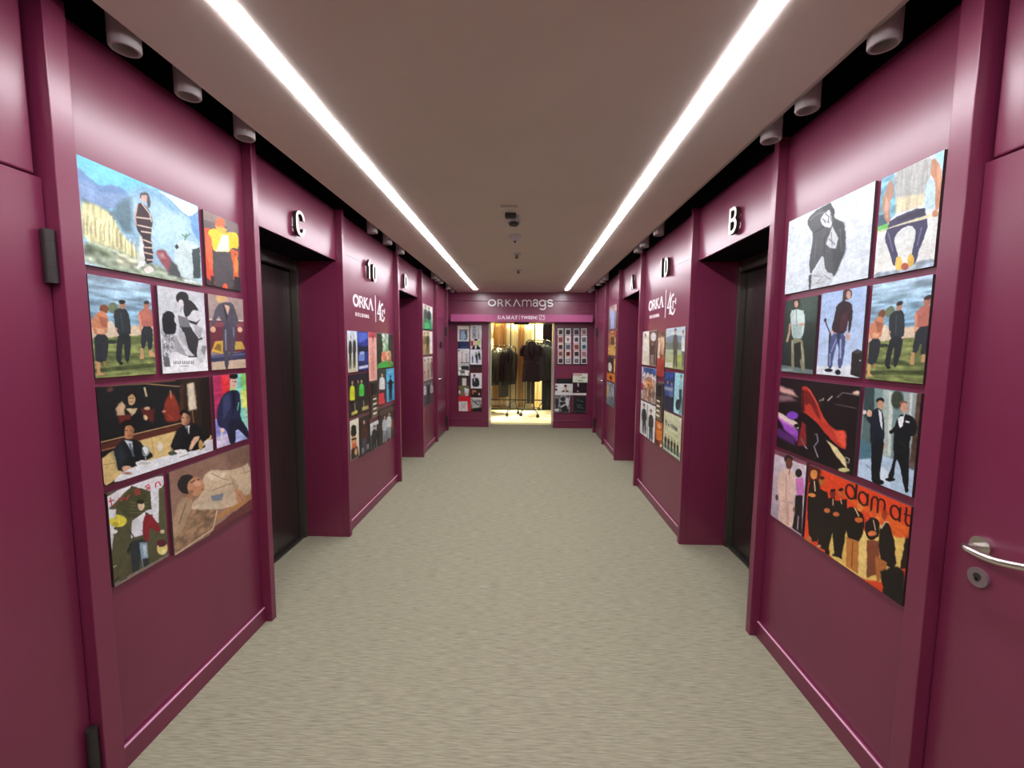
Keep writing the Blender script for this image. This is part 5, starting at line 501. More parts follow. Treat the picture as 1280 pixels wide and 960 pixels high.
('poster','R','narrow pale turquoise poster of a figure with a black bag, right wall',3,[3.479,3.288,0.97,1.299],17,75,[['g','9cdce4','b0e4ea'],['p','5c7880',1.2,[633,457,942,438,1053,972,915,1008,813,595,833,1017,693,1009]],['p','a0c4cc',1.2,[629,179,863,169,972,275,1021,501,967,534,639,557,572,531,549,296]],['p','2a2018',1.2,[822,76,817,100,795,119,760,131,720,133,681,123,653,105,640,82,646,58,668,39,703,28,744,26,781,36,809,53]],['p','c69a80',1.2,[808,113,804,134,788,152,761,163,729,164,699,156,677,139,666,118,670,96,687,78,714,67,745,66,775,75,797,91]],['p','22303a',2,[768,748,750,810,679,865,569,903,440,916,319,899,231,856,196,797,219,733,296,678,409,643,534,634,649,651,732,692]],['p','2c3a44',3,[563,394,861,377,847,704,607,723]]]),
('poster','R','black and white poster of two men standing side by side, lower left, right wall',3,[4.463,3.951,0.597,0.947],33,65,[['g','e4e6e6','d8dcdc'],['p','2c3236',1.2,[160,501,402,456,458,898,359,937,297,609,301,951,202,957]],['p','22282c',1.2,[156,231,349,200,433,297,460,507,417,541,164,590,112,573,92,355]],['p','2a2018',1.2,[318,106,313,132,294,154,265,170,231,175,199,169,176,153,165,129,170,103,189,80,219,65,253,60,285,66,308,83]],['p','c69a80',1.2,[305,146,302,169,287,190,265,203,239,207,214,201,195,186,187,164,190,141,205,120,228,107,254,103,279,109,297,125]],['p','30363a',1.2,[634,571,852,527,890,972,800,1011,754,680,748,1024,659,1030]],['p','1c2226',1.2,[639,300,813,269,885,367,903,579,863,613,635,661,590,643,578,424]],['p','2a2018',1.2,[788,174,783,200,765,223,739,238,708,243,680,237,659,221,650,197,655,171,673,148,700,132,731,127,760,134,780,151]],['p','c69a80',1.2,[775,215,771,238,758,258,737,272,714,276,692,269,676,254,669,232,672,209,686,188,707,174,731,171,753,177,768,193]],['p','9aa0a4',3,[430,38,514,35,579,1007,501,1006]]]),
('poster','R','small orange poster of a person in orange, right wall',3,[3.943,3.725,0.605,0.828],20,48,[['g','c86428','8a3c20'],['p','e8a868',1.2,[799,161,779,209,714,254,612,288,491,304,372,296,282,264,245,215,271,160,352,111,468,80,591,71,698,85,771,117]],['p','e88430',3,[173,395,913,321,911,687,228,858]],['p','5c1c14',3,[103,821,542,780,565,1005,52,1006]],['p','f0d8c0',1.2,[975,889,964,925,927,964,871,997,805,1019,743,1024,696,1011,677,982,690,942,731,902,792,868,858,849,917,847,958,861]]]),
('poster','R','cream poster with dark lettering above a row of figures, lower right, right wall',3,[3.707,3.29,0.604,0.949],38,77,[['g','d8dcb8','d4d4a0'],['p','8ca088',3,[-2,830,1013,812,1000,1009,1,1015]],['p','24302a',1.2,[102,746,198,723,217,904,175,922,154,786,151,929,110,933]],['p','2c302c',1.2,[106,643,180,626,212,660,221,741,203,756,102,782,82,776,79,692]],['p','2a2018',1.2,[170,591,167,601,160,610,148,617,135,620,123,619,115,613,111,605,113,595,121,586,132,580,146,577,158,578,166,583]],['p','c69a80',1.2,[164,607,162,615,157,623,148,629,138,632,128,630,122,625,119,617,120,608,126,600,135,595,145,592,154,594,161,599]],['p','24302a',1.2,[294,752,385,728,404,913,365,931,344,793,342,938,303,942]],['p','2c302c',1.2,[296,647,367,630,398,665,407,748,390,763,294,788,275,782,271,696]],['p','2a2018',1.2,[357,595,355,605,348,614,337,620,325,623,313,622,305,616,301,608,303,598,311,589,321,582,334,579,345,581,353,586]],['p','c69a80',1.2,[352,610,350,619,345,627,336,633,327,635,318,634,311,628,309,620,310,612,316,603,324,598,334,595,342,597,349,602]],['p','24302a',1.2,[476,757,562,734,582,921,545,940,524,799,523,946,486,950]],['p','2c302c',1.2,[478,650,545,633,574,669,583,754,568,769,477,793,459,787,454,700]],['p','2a2018',1.2,[535,598,533,608,526,617,516,624,504,627,493,625,485,619,482,611,484,601,490,592,501,585,512,582,523,584,531,589]],['p','c69a80',1.2,[530,614,528,623,523,631,515,637,506,639,498,637,492,632,489,624,490,615,495,606,503,601,512,598,521,600,527,606]],['p','24302a',1.2,[649,761,731,739,752,929,716,948,695,805,696,954,661,957]],['p','2c302c',1.2,[650,653,713,637,742,674,751,759,736,775,650,799,633,792,628,704]],['p','2a2018',1.2,[703,601,702,611,695,620,686,627,675,630,664,628,657,622,653,613,655,603,661,594,671,587,682,585,693,586,700,592]],['p','c69a80',1.2,[699,617,698,626,693,634,686,640,677,642,669,640,663,635,660,627,662,617,666,609,674,603,682,601,690,603,696,609]],['p','24302a',1.2,[814,766,892,744,913,937,879,955,858,810,860,962,826,964]],['p','2c302c',1.2,[813,656,874,640,901,678,911,765,897,780,815,804,799,797,793,707]],['p','2a2018',1.2,[864,604,863,614,857,623,848,630,837,633,827,631,820,625,817,616,818,606,824,597,833,590,844,587,854,589,861,595]],['p','c69a80',1.2,[860,620,859,629,855,637,848,643,839,645,832,643,826,638,823,629,824,620,829,612,836,606,844,604,852,606,858,612]],['q','e8e8d8',1.0,[11,966,982,953,1005,928,43,937]],['q','2a3440',1.0,[108,213,127,341,195,349,219,328,173,328,155,204]],['q','2a3440',1.0,[72,274,205,265,216,245,83,253]],['q','2a3440',1.0,[249,272,298,349,343,290,395,347,437,259,402,263,386,334,357,274,321,334,285,263]],['q','2a3440',1.0,[485,316,586,293,574,242,470,258,465,328,540,353,572,335,506,315,508,260,540,258,552,289,484,298]],['q','2a3440',1.0,[600,322,695,307,684,254,590,264,586,333,658,357,689,340,625,320,627,266,649,269,661,303,608,303]],['q','2a3440',1.0,[735,350,735,268,745,279,768,364,807,355,783,267,697,270,695,358]],['q','5a6060',1.0,[686,478,847,483,858,472,698,467]]]),
('poster','L','uppermost of four posters by the far left door, green and white with dark figures',4,[5.67,6.305,1.734,2.076],20,44,[['g','e8e4dc','3c8c5c'],['p','2a6a48',1.2,[174,469,400,451,392,960,289,985,280,603,233,987,140,973]],['p','3c4c40',1.2,[211,194,386,178,451,286,448,515,402,547,164,564,122,539,138,313]],['p','2a2018',1.2,[371,80,363,105,343,127,315,141,284,143,257,135,239,117,233,94,241,69,261,47,289,33,319,30,347,38,365,56]],['p','c69a80',1.2,[354,119,347,143,332,162,310,174,286,176,266,168,252,152,247,130,254,107,269,87,291,75,314,73,335,81,349,97]],['p','2c7c50',1.2,[496,489,777,468,775,976,647,1002,630,621,577,1005,461,992]],['p','243038',1.2,[538,215,756,195,839,302,839,530,782,563,485,584,432,560,449,334]],['p','2a2018',1.2,[736,98,726,124,702,145,667,160,629,163,595,155,572,138,565,114,574,89,598,67,633,53,671,50,705,57,728,74]],['p','c69a80',1.2,[715,138,707,161,688,181,661,193,632,196,606,188,588,172,582,150,590,127,609,107,636,95,665,92,691,100,709,116]],['p','e4e8e8',4,[717,48,997,49,991,244,775,249]],['p','48b070',4,[196,751,677,686,717,928,186,976]]]),
('poster','L','second of four posters by the far left door, people in gold and olive',4,[5.653,6.289,1.38,1.712],20,41,[['g','d8c8a8','b8a884'],['p','b09858',1.2,[113,481,320,473,311,969,217,991,210,617,165,993,78,977]],['p','7c6c40',1.2,[148,212,309,206,367,315,364,537,322,566,103,574,64,547,80,325]],['p','2a2018',1.2,[296,110,289,134,270,154,245,166,217,167,192,157,175,138,170,115,177,91,196,71,221,59,249,58,274,68,291,87]],['p','c69a80',1.2,[280,147,274,170,260,188,240,198,218,199,199,190,186,173,183,151,188,129,203,111,223,100,244,100,263,109,276,126]],['p','5c4c30',1.2,[378,470,632,461,626,971,512,995,499,609,448,997,342,982]],['p','4a4a2c',1.2,[418,193,614,186,687,297,685,526,635,556,367,566,319,539,336,309]],['p','2a2018',1.2,[597,87,588,112,566,132,535,145,500,146,470,136,449,117,443,93,452,68,474,47,505,35,539,34,570,44,590,63]],['p','c69a80',1.2,[578,126,571,148,554,167,530,178,503,179,480,170,464,152,459,130,466,107,483,88,507,77,534,76,557,86,573,103]],['p','f0e8e4',2,[728,31,1014,21,1000,963,726,973]]]),
('poster','L','third of four posters by the far left door, pale with standing figures',4,[5.637,6.273,1.014,1.347],20,42,[['g','e4dcd4','d0bcb0'],['p','9a7a6c',1.2,[113,488,339,487,333,950,230,966,220,617,174,966,80,947]],['p','c8b4a4',1.2,[149,238,324,236,390,339,387,548,342,574,103,574,61,548,77,342]],['p','2a2018',1.2,[309,146,302,168,282,187,254,197,223,197,196,188,178,170,172,148,180,126,200,108,227,97,258,97,285,106,304,124]],['p','c69a80',1.2,[292,180,286,201,271,218,249,227,225,227,204,219,190,202,186,182,192,162,208,145,229,135,253,135,274,144,288,160]],['p','8c6c60',1.2,[460,485,691,484,686,969,582,986,570,620,523,985,428,965]],['p','b0a090',1.2,[496,224,675,222,742,329,741,548,694,575,450,575,406,548,422,332]],['p','2a2018',1.2,[660,128,652,151,631,170,603,181,571,181,543,171,525,153,519,130,527,106,547,87,575,77,607,76,635,86,653,104]],['p','c69a80',1.2,[642,164,636,185,620,203,598,213,574,213,552,204,538,187,533,165,539,144,555,127,577,117,602,116,623,125,638,142]],['p','4c3830',1.2,[818,478,984,478,977,944,902,961,896,609,861,960,792,942]],['p','7c5844',1.2,[845,227,974,225,1021,329,1019,539,985,565,810,565,779,539,791,331]],['p','2a2018',1.2,[963,135,957,157,942,175,922,186,899,186,880,176,866,159,862,136,868,114,882,95,903,85,925,85,945,94,959,112]],['p','c69a80',1.2,[950,169,946,190,934,207,918,216,901,216,886,207,875,191,872,171,877,150,888,133,904,124,921,123,937,132,947,149]]]),
('poster','L','lowest of four posters by the far left door, dark trousers and pale shirts',4,[5.643,6.31,0.658,1.004],22,44,[['g','5a5c64','40424a'],['p','3c4050',1.2,[60,432,289,459,284,964,181,965,168,587,125,955,33,921]],['p','dce0e8',1.2,[93,160,272,177,340,300,339,533,292,556,51,525,8,491,21,267]],['p','2a2018',1.2,[256,73,248,98,228,116,199,125,167,122,140,109,121,87,115,62,122,37,142,19,171,9,202,12,231,25,250,47]],['p','c69a80',1.2,[238,110,232,133,216,150,194,159,170,156,148,144,134,125,129,101,135,79,151,62,173,53,197,55,219,67,234,87]],['p','1c2028',1.2,[434,450,636,473,625,988,535,992,528,606,485,984,404,951]],['p','20242c',1.2,[467,171,625,185,683,310,679,547,637,572,425,545,388,511,402,282]],['p','2a2018',1.2,[612,79,605,105,587,124,561,133,533,131,509,117,493,96,488,70,495,44,513,25,538,16,566,18,590,31,607,53]],['p','c69a80',1.2,[596,118,590,141,576,159,556,168,535,166,516,154,504,134,500,110,506,87,520,69,539,60,561,62,580,74,592,94]],['p','5a4a4c',1.2,[717,478,930,504,918,1003,822,1006,816,631,769,997,683,964]],['p','b8b0b0',1.2,[752,209,920,224,981,346,976,576,932,599,707,571,668,538,683,316]],['p','2a2018',1.2,[907,122,899,146,879,165,852,173,823,171,797,158,780,136,775,111,782,87,801,68,828,59,858,61,884,74,901,96]],['p','c69a80',1.2,[890,159,883,181,868,198,847,207,825,205,805,193,792,173,788,150,794,128,809,111,830,102,852,104,872,116,886,135]]]),
('poster','R','uppermost of four posters by the far right door, figure in a long pale blue robe',5,[6.321,5.797,1.751,2.089],16,44,[['g','a89898','6a5c60'],['p','a8bce8',1.2,[269,445,684,486,734,979,554,987,487,606,450,981,271,951]],['p','9cb0e0',1.2,[302,175,624,214,753,338,776,559,700,579,262,539,176,502,177,274]],['p','2a2018',1.2,[585,113,574,136,541,151,491,155,435,148,383,131,346,107,332,81,344,58,378,43,429,39,485,47,536,64,571,88]],['p','c69a80',1.2,[559,147,551,167,525,182,486,187,443,182,403,167,374,146,363,122,372,101,399,87,437,82,481,87,520,102,548,123]],['p','e8a8a0',3,[796,4,1000,20,975,260,810,254]]]),
('poster','R','second of four posters by the far right door, warm crowded scene with a dark figure',5,[6.326,5.79,1.387,1.728],15,44,[['g','b87c50','c89c54'],['n',0.5,16,20,[0,0,999,0,999,999,0,999]],['p','c8a050',1.2,[377,469,751,479,817,959,652,978,578,610,557,977,396,958]],['p','4c2c20',1.2,[398,209,686,221,807,331,838,544,769,569,374,560,297,530,291,312]],['p','2a2018',1.2,[647,128,638,150,609,167,565,175,514,173,468,161,434,141,421,117,431,95,461,78,505,70,555,73,601,85,634,105]],['p','c69a80',1.2,[625,162,618,182,596,198,562,206,523,204,487,193,461,175,450,154,457,133,480,118,514,110,553,112,589,123,614,141]],['p','a83c30',3,[734,-1,999,0,1006,263,758,252]],['p','8c4a50',3,[-2,292,201,299,177,580,-6,576]]]),
('poster','R','third of four posters by the far right door, black above orange',5,[6.356,5.778,1.015,1.356],17,42,[['g','1e1a18','d86c20'],['p','181614',1.2,[-64,18,782,28,784,625,22,644]],['p','d8d0c4',3,[603,419,588,506,528,576,436,616,328,618,225,583,144,517,103,430,112,339,170,264,266,220,381,218,490,257,569,330]],['p','e8a860',2,[804,28,1022,24,1001,586,822,590]],['p','e08028',3,[-12,679,984,667,980,994,19,998]],['p','5a2010',3,[687,856,673,900,624,935,550,956,466,959,387,942,329,909,302,867,314,822,363,785,439,763,526,761,606,779,664,813]]]),
('poster','R','lowest of four posters by the far right door, blue-grey with yellow at one side',5,[6.351,5.793,0.662,0.992],18,45,[['g','8c9cac','6c7c8c'],['n',0.35,10,16,[0,0,999,0,999,999,0,999]],['p','d8c840',3,[66,157,269,182,265,690,58,689]],['p','5c6874',1.2,[476,524,846,462,909,920,758,984,683,628,666,1012,500,1043]],['p','a8b4c0',1.2,[495,243,783,215,895,306,924,509,863,547,473,622,389,608,380,371]],['p','2a2018',1.2,[746,126,737,149,709,170,666,184,616,188,568,182,533,165,519,142,529,117,560,96,606,82,656,79,701,87,733,104]],['p','c69a80',1.2,[725,163,718,184,697,203,663,216,624,220,588,213,561,198,550,177,557,154,580,135,615,123,654,120,689,127,714,142]],['q','303840',1.0,[386,175,866,918,935,893,472,163]]]),
('magazine','E','cream magazine with a grey picture, top of the left column in the left rack',6,[-1.257,-1.045,1.592,1.875],27,36,[['g','e8e0cc','e4dccc'],['p','5a6478',3,[174,274,847,274,847,918,152,918]],['p','9ab0c8',8,[282,338,586,306,847,918,239,951]],['q','30303a',1.0,[87,267,977,267,977,248,87,248]],['q','20242c',1.0,[603,414,795,661,603,907,656,929,856,661,656,392]]]),
('magazine','E','dark blue magazine below the cream one in the left rack',6,[-1.253,-1.048,1.455,1.588],27,16,[['g','22305c','1a2850'],['p','142040',8,[45,69,270,69,270,965,45,965]],['p','3a5080',8,[315,758,900,689,900,978,315,978]]]),
('magazine','E','white magazine of two pale figures in the left column of the left rack',6,[-1.254,-1.041,1.165,1.455],27,36,[['g','e4e2e4','dcd8d4'],['p','c0aca4',1.2,[291,534,447,534,456,921,387,936,369,644,347,936,282,921]],['p','d4bcb4',1.2,[308,323,430,323,478,410,482,585,452,607,287,607,256,585,261,410]],['p','2a2018',1.2,[417,246,412,265,399,280,380,289,359,289,339,280,326,265,321,246,326,227,339,212,359,204,380,204,399,212,412,227]],['p','c69a80',1.2,[406,275,402,293,392,307,377,315,361,315,346,307,336,293,332,275,336,258,346,244,361,236,377,236,392,244,402,258]],['p','a8a49c',1.2,[676,590,801,590,808,892,752,904,738,676,721,904,669,892]],['p','bcb8b0',1.2,[690,424,787,424,825,493,829,630,804,647,672,647,648,630,652,493]],['p','2a2018',1.2,[777,364,773,379,762,391,747,398,730,398,715,391,704,379,700,364,704,350,715,338,730,331,747,331,762,338,773,350]],['p','c69a80',1.2,[768,387,765,401,757,412,745,418,732,418,720,412,712,401,709,387,712,374,720,363,732,357,745,357,757,363,765,374]],['p','20242c',1.2,[178,117,171,137,152,152,124,161,93,161,65,152,46,137,39,117,46,98,65,83,93,74,124,74,152,83,171,98]],['q','2c241c',1.0,[261,910,956,910,956,866,261,866]]]),
('magazine','E','black and white landscape magazine, fourth in the left column of the left rack',6,[-1.25,-1.043,0.962,1.161],27,24,[['g','d0d4cc','e4e4dc'],['p','20242a',6,[246,116,963,116,986,488,291,441]],['n',0.4,10,10,[0,0,999,0,999,999,0,999]],['p','5c6460',8,[202,534,605,488,560,813,202,813]]]),
('magazine','E','dark brown magazine with a white-clad figure in the left rack',6,[-1.243,-1.041,0.768,0.962],26,24,[['g','3a2a28','4a342c'],['p','e4e0d8',4,[335,259,724,259,724,973,350,973]],['p','5a4030',1.2,[674,145,662,201,627,246,577,271,522,271,472,246,437,201,425,145,437,89,472,44,522,19,577,19,627,44,662,89]],['q','c8c0b8',1.0,[0,1030,974,1030,974,999,0,999]]]),
('magazine','E','green and pale pink magazine above the red one in the left rack',6,[-1.243,-1.041,0.576,0.761],26,23,[['g','6c6c44','7c6858'],['p','d0dcd8',5,[524,153,974,262,924,699,574,699]],['p','e8b8b4',3,[599,699,899,699,899,972,599,972]],['p','d8d0d4',3,[175,590,165,661,137,718,97,749,53,749,13,718,-15,661,-25,590,-15,519,13,462,53,430,97,430,137,462,165,519]],['p','a85048',5,[325,781,549,781,549,972,325,972]]]),
('magazine','E','red magazine with a white page, lowest of the left column in the left rack',6,[-1.249,-1.016,0.291,0.571],29,35,[['g','dc1c2c','c82030'],['p','d8dcd8',2,[22,327,738,327,760,981,43,981]],['p','b0b8b8',3,[217,363,282,363,282,981,217,981]],['p','dcacb4',6,[347,509,608,509,608,799,347,799]],['q','90a098',1.0,[304,447,673,447,673,425,304,425]],['q','90a098',1.0,[326,883,695,883,695,861,326,861]]]),
('magazine','E','white magazine with grey figures, top of the right column in the left rack',6,[-1.026,-0.812,1.635,1.885],28,32,[['g','e8e8e6','dcdcdc'],['p','888c90',1.2,[226,500,503,500,519,981,395,999,364,636,326,999,210,981]],['p','a8acb0',1.2,[256,236,472,236,557,345,565,563,511,590,218,590,164,563,172,345]],['p','2a2018',1.2,[449,141,441,164,417,183,383,194,346,194,312,183,288,164,280,141,288,117,312,98,346,88,383,88,417,98,441,117]],['p','c8c0b8',1.2,[430,177,424,199,405,216,379,226,350,226,324,216,305,199,299,177,305,155,324,138,350,128,379,128,405,138,424,155]],['p','9a9ea0',1.2,[630,599,785,599,793,984,725,999,707,708,686,999,622,984]],['p','b8bcbc',1.2,[647,389,767,389,815,476,819,650,789,672,626,672,596,650,600,476]],['p','2a2018',1.2,[755,312,750,331,737,346,718,355,697,355,678,346,665,331,660,312,665,294,678,278,697,270,718,270,737,278,750,294]],['p','c8c0b8',1.2,[744,341,740,359,730,373,716,380,699,380,685,373,675,359,671,341,675,324,685,310,699,303,716,303,730,310,740,324]]]),
('magazine','E','magazine with a portrait of a dark-haired man between red and green, left rack',6,[-1.022,-0.818,1.448,1.635],27,23,[['g','d8d4cc','e0dcd4'],['p','a83028',4,[45,195,270,195,270,682,45,682]],['p','b8d070',6,[630,146,878,146,878,585,630,585]],['p','dcc4b4',1.2,[617,341,602,457,562,551,505,602,440,602,383,551,343,457,329,341,343,225,383,132,440,80,505,80,562,132,602,225]],['p','241c1a',1.2,[657,58,641,113,596,158,531,182,459,182,394,158,349,113,333,58,349,4,394,-41,459,-65,531,-65,596,-41,641,4]],['p','1e1e1c',1.2,[135,877,315,585,675,585,900,877,900,1014,135,1014]],['p','f0f0ec',1.2,[405,634,585,609,518,1014,428,1014]]]),
('magazine','E','white magazine with small dark running figures, right column of the left rack',6,[-1.027,-0.812,1.167,1.441],28,35,[['g','e2e6ea','dce2ea'],['p','2c3850',1.2,[168,603,261,603,266,888,225,898,214,684,202,898,163,888]],['p','4a5878',1.2,[178,448,250,448,279,512,281,641,263,657,165,657,147,641,150,512]],['p','2a2018',1.2,[243,392,240,406,232,417,221,423,208,423,197,417,189,406,186,392,189,378,197,366,208,360,221,360,232,366,240,378]],['p','c69a80',1.2,[236,413,234,426,228,436,219,442,210,442,201,436,195,426,193,413,195,400,201,390,210,384,219,384,228,390,234,400]],['p','2a3840',1.2,[482,508,636,508,697,917,630,932,574,624,592,932,525,917]],['p','30404c',1.2,[470,284,590,284,651,377,677,562,650,585,487,585,454,562,435,377]],['p','2a2018',1.2,[568,203,563,223,550,239,531,248,510,248,491,239,478,223,473,203,478,183,491,167,510,158,531,158,550,167,563,183]],['p','c69a80',1.2,[560,234,556,253,546,267,531,276,515,276,501,267,491,253,487,234,491,216,501,201,515,193,531,193,546,201,556,216]],['p','1c2024',1.2,[704,365,858,365,928,685,862,697,798,456,823,697,757,685]],['p','20282c',1.2,[687,190,807,190,871,263,901,408,874,426,711,426,678,408,654,263]],['p','2a2018',1.2,[783,127,778,143,765,155,746,162,725,162,706,155,693,143,689,127,693,111,706,99,725,92,746,92,765,99,778,111]],['p','c69a80',1.2,[776,151,772,166,762,177,747,184,731,184,717,177,706,166,703,151,706,137,717,125,731,119,747,119,762,125,772,137]]]),
('magazine','E','dark maroon magazine in the right column of the left rack',6,[-1.018,-0.82,1.011,1.155],26,18,[['g','3c1c1c','4a201e'],['p','201414',8,[10,0,999,0,999,265,10,265]]]),
('magazine','E','white magazine of a man in a black suit tilted in the left rack',6,[-1.016,-0.81,0.725,1.017],27,36,[['g','e8e4e8','dfe4e6'],['p','1c2a28',1.2,[122,379,341,310,682,362,804,620,731,896,146,913]],['p','d8dcdc',1.2,[292,351,414,351,365,586,317,586]],['p','4a3a34',1.2,[419,189,410,231,386,265,351,284,312,284,277,265,252,231,244,189,252,148,277,114,312,95,351,95,386,114,410,148]]]),
('magazine','E','dark orange and black magazine in the right column of the left rack',6,[-1.011,-0.824,0.558,0.72],24,20,[['g','3c1c10','20140e'],['p','c87c40',5,[108,156,243,156,243,656,108,656]],['p','e0b080',5,[297,219,513,219,459,406,297,406]],['p','e0b8a8',1.2,[907,624,898,684,871,732,832,758,788,758,749,732,722,684,713,624,722,565,749,517,788,490,832,490,871,517,898,565]]]),
('magazine','E','black and white magazine, lowest of the right column in the left rack',6,[-1.016,-0.814,0.304,0.553],26,31,[['g','dcdcd8','30302c'],['q','20201e',1.0,[47,91,168,309,951,269,947,220,182,262,103,72]],['p','b8b8b4',4,[100,326,699,285,849,693,549,775,100,816]],['q','1c1c1a',1.0,[324,351,673,596,725,546,376,301]],['p','141412',4,[250,816,999,775,999,1011,200,1011]]]),
('magazine','E','small top magazine of the leftmost strip right of the shop entrance',7,[0.573,0.679,1.708,1.84],14,16,[['g','e0dcd4','e0dcd4'],['p','4a4a44',3,[195,250,827,220,843,849,195,849]],['p','2c2824',4,[624,499,612,586,577,656,527,694,472,694,422,656,387,586,375,499,387,413,422,343,472,305,527,305,577,343,612,413]]]),
('magazine','E','small second magazine of the leftmost strip right of the shop entrance',7,[0.575,0.681,1.573,1.703],14,16,[['g','d8b8b0','d8b8b0'],['p','5a2420',3,[195,250,827,220,843,849,195,849]],['p','8a5a50',4,[624,500,612,586,577,656,527,694,472,694,422,656,387,586,375,500,387,413,422,343,472,305,527,305,577,343,612,413]]]),
('magazine','E','small middle magazine of the leftmost strip right of the shop entrance',7,[0.577,0.684,1.445,1.568],14,15,[['g','ecdcd0','ecdcd0'],['p','2c2824',3,[195,250,827,220,843,849,195,849]],['p','2c2a26',4,[624,500,612,586,577,656,527,694,472,694,422,656,387,586,375,500,387,413,422,343,472,305,527,305,577,343,612,413]]]),
('magazine','E','small fourth magazine of the leftmost strip right of the shop entrance',7,[0.579,0.686,1.32,1.44],14,15,[['g','dcc0b4','dcc0b4'],['p','8a5a50',3,[195,250,827,220,843,849,195,849]],['p','4a4a44',4,[624,499,612,586,577,656,527,694,472,694,422,656,387,586,375,499,387,413,422,343,472,305,527,305,577,343,612,413]]]),
('magazine','E','small bottom magazine of the leftmost strip right of the shop entrance',7,[0.581,0.688,1.191,1.315],14,15,[['g','d4d0c8','d4d0c8'],['p','2c2a26',3,[195,250,827,220,843,849,195,849]],['p','5a2420',4,[624,500,612,586,577,656,527,694,472,694,422,656,387,586,375,500,387,413,422,343,472,305,527,305,577,343,612,413]]]),
('magazine','E','small top magazine of the second strip right of the shop entrance',7,[0.708,0.816,1.709,1.841],14,16,[['g','dcdcdc','dcdcdc'],['p','1c1c1c',3,[192,250,830,220,845,849,192,849]],['p','3c444c',4,[622,500,610,586,576,656,527,694,472,694,423,656,389,586,377,500,389,413,423,343,472,305,527,305,576,343,610,413]]]),
('magazine','E','small second magazine of the second strip right of the shop entrance',7,[0.71,0.818,1.574,1.704],14,16,[['g','f0eee4','f0eee4'],['p','d8d8d8',3,[192,250,830,220,845,849,192,849]],['p','7c2418',4,[622,500,610,586,576,656,527,694,472,694,423,656,389,586,377,500,389,413,423,343,472,305,527,305,576,343,610,413]]]),
('magazine','E','small middle magazine of the second strip right of the shop entrance',7,[0.713,0.821,1.446,1.569],14,15,[['g','c8d0d0','c8d0d0'],['p','3c444c',3,[192,250,830,220,845,849,192,849]],['p','6c7470',4,[622,500,610,586,576,656,527,694,472,694,423,656,389,586,377,500,389,413,423,343,472,305,527,305,576,343,610,413]]]),
('magazine','E','small fourth magazine of the second strip right of the shop entrance',7,[0.715,0.824,1.321,1.441],14,15,[['g','e8d4c8','e8d4c8'],['p','7c2418',3,[192,250,830,220,845,849,192,849]],['p','1c1c1c',4,[622,500,610,586,576,656,527,694,472,694,423,656,389,586,377,500,389,413,423,343,472,305,527,305,576,343,610,413]]]),
('magazine','E','small bottom magazine of the second strip right of the shop entrance',7,[0.718,0.826,1.192,1.316],14,15,[['g','dce0dc','dce0dc'],['p','6c7470',3,[192,250,830,220,845,849,192,849]],['p','d8d8d8',4,[622,499,610,586,576,656,527,694,472,694,423,656,389,586,377,499,389,413,423,343,472,305,527,305,576,343,610,413]]]),
('magazine','E','small top magazine of the third strip right of the shop entrance',7,[0.86,0.969,1.71,1.842],14,16,[['g','b8bcc0','b8bcc0'],['p','2a2c34',3,[189,250,832,220,848,849,189,849]],['p','7a3020',4,[621,499,609,586,575,656,526,694,473,694,424,656,390,586,378,499,390,413,424,343,473,305,526,305,575,343,609,413]]]),
('magazine','E','small second magazine of the third strip right of the shop entrance',7,[0.862,0.972,1.575,1.705],14,16,[['g','e8e4e4','e8e4e4'],['p','6c7078',3,[189,250,832,220,848,849,189,849]],['p','20120e',4,[621,499,609,586,575,656,526,694,473,694,424,656,390,586,378,499,390,413,424,343,473,305,526,305,575,343,609,413]]]),
('magazine','E','small middle magazine of the third strip right of the shop entrance',7,[0.865,0.975,1.447,1.571],14,15,[['g','e0b8b0','e0b8b0'],['p','7a3020',3,[189,250,833,220,848,849,189,849]],['p','5a5e60',4,[621,499,609,586,575,656,526,694,473,694,424,656,390,586,378,499,390,413,424,343,473,305,526,305,575,343,609,413]]]),
('magazine','E','small fourth magazine of the third strip right of the shop entrance',7,[0.868,0.978,1.322,1.442],14,15,[['g','d8c8c0','d8c8c0'],['p','20120e',3,[189,250,833,220,848,849,189,849]],['p','2a2c34',4,[621,500,609,586,575,656,526,694,473,694,424,656,390,586,378,500,390,413,424,343,473,305,526,305,575,343,609,413]]]),
('magazine','E','small bottom magazine of the third strip right of the shop entrance',7,[0.87,0.98,1.194,1.317],14,15,[['g','dcdcdc','dcdcdc'],['p','5a5e60',3,[189,250,833,220,848,849,189,849]],['p','6c7078',4,[621,500,609,586,575,656,526,694,473,694,424,656,390,586,378,500,390,413,424,343,473,305,526,305,575,343,609,413]]]),
('magazine','E','small top magazine of the rightmost strip right of the shop entrance',7,[0.996,1.106,1.711,1.843],15,16,[['g','d8c8c4','d8c8c4'],['p','a87070',3,[188,250,834,220,849,849,188,849]],['p','5c8084',4,[620,500,608,586,574,656,526,694,473,694,425,656,391,586,379,500,391,413,425,343,473,305,526,305,574,343,608,413]]]),
('magazine','E','small second magazine of the rightmost strip right of the shop entrance',7,[0.999,1.109,1.576,1.706],15,16,[['g','e4e8e4','e4e8e4'],['p','506460',3,[188,250,834,220,849,849,188,849]],['p','a87c80',4,[620,499,608,586,574,656,526,694,473,694,425,656,391,586,379,499,391,413,425,343,473,305,526,305,574,343,608,413]]]),
('magazine','E','small middle magazine of the rightmost strip right of the shop entrance',7,[1.001,1.112,1.449,1.571],15,15,[['g','c8d4d8','c8d4d8'],['p','5c8084',3,[188,250,834,220,849,849,188,849]],['p','161412',4,[620,500,608,586,574,656,526,694,473,694,425,656,391,586,379,500,391,413,425,343,473,305,526,305,574,343,608,413]]]),
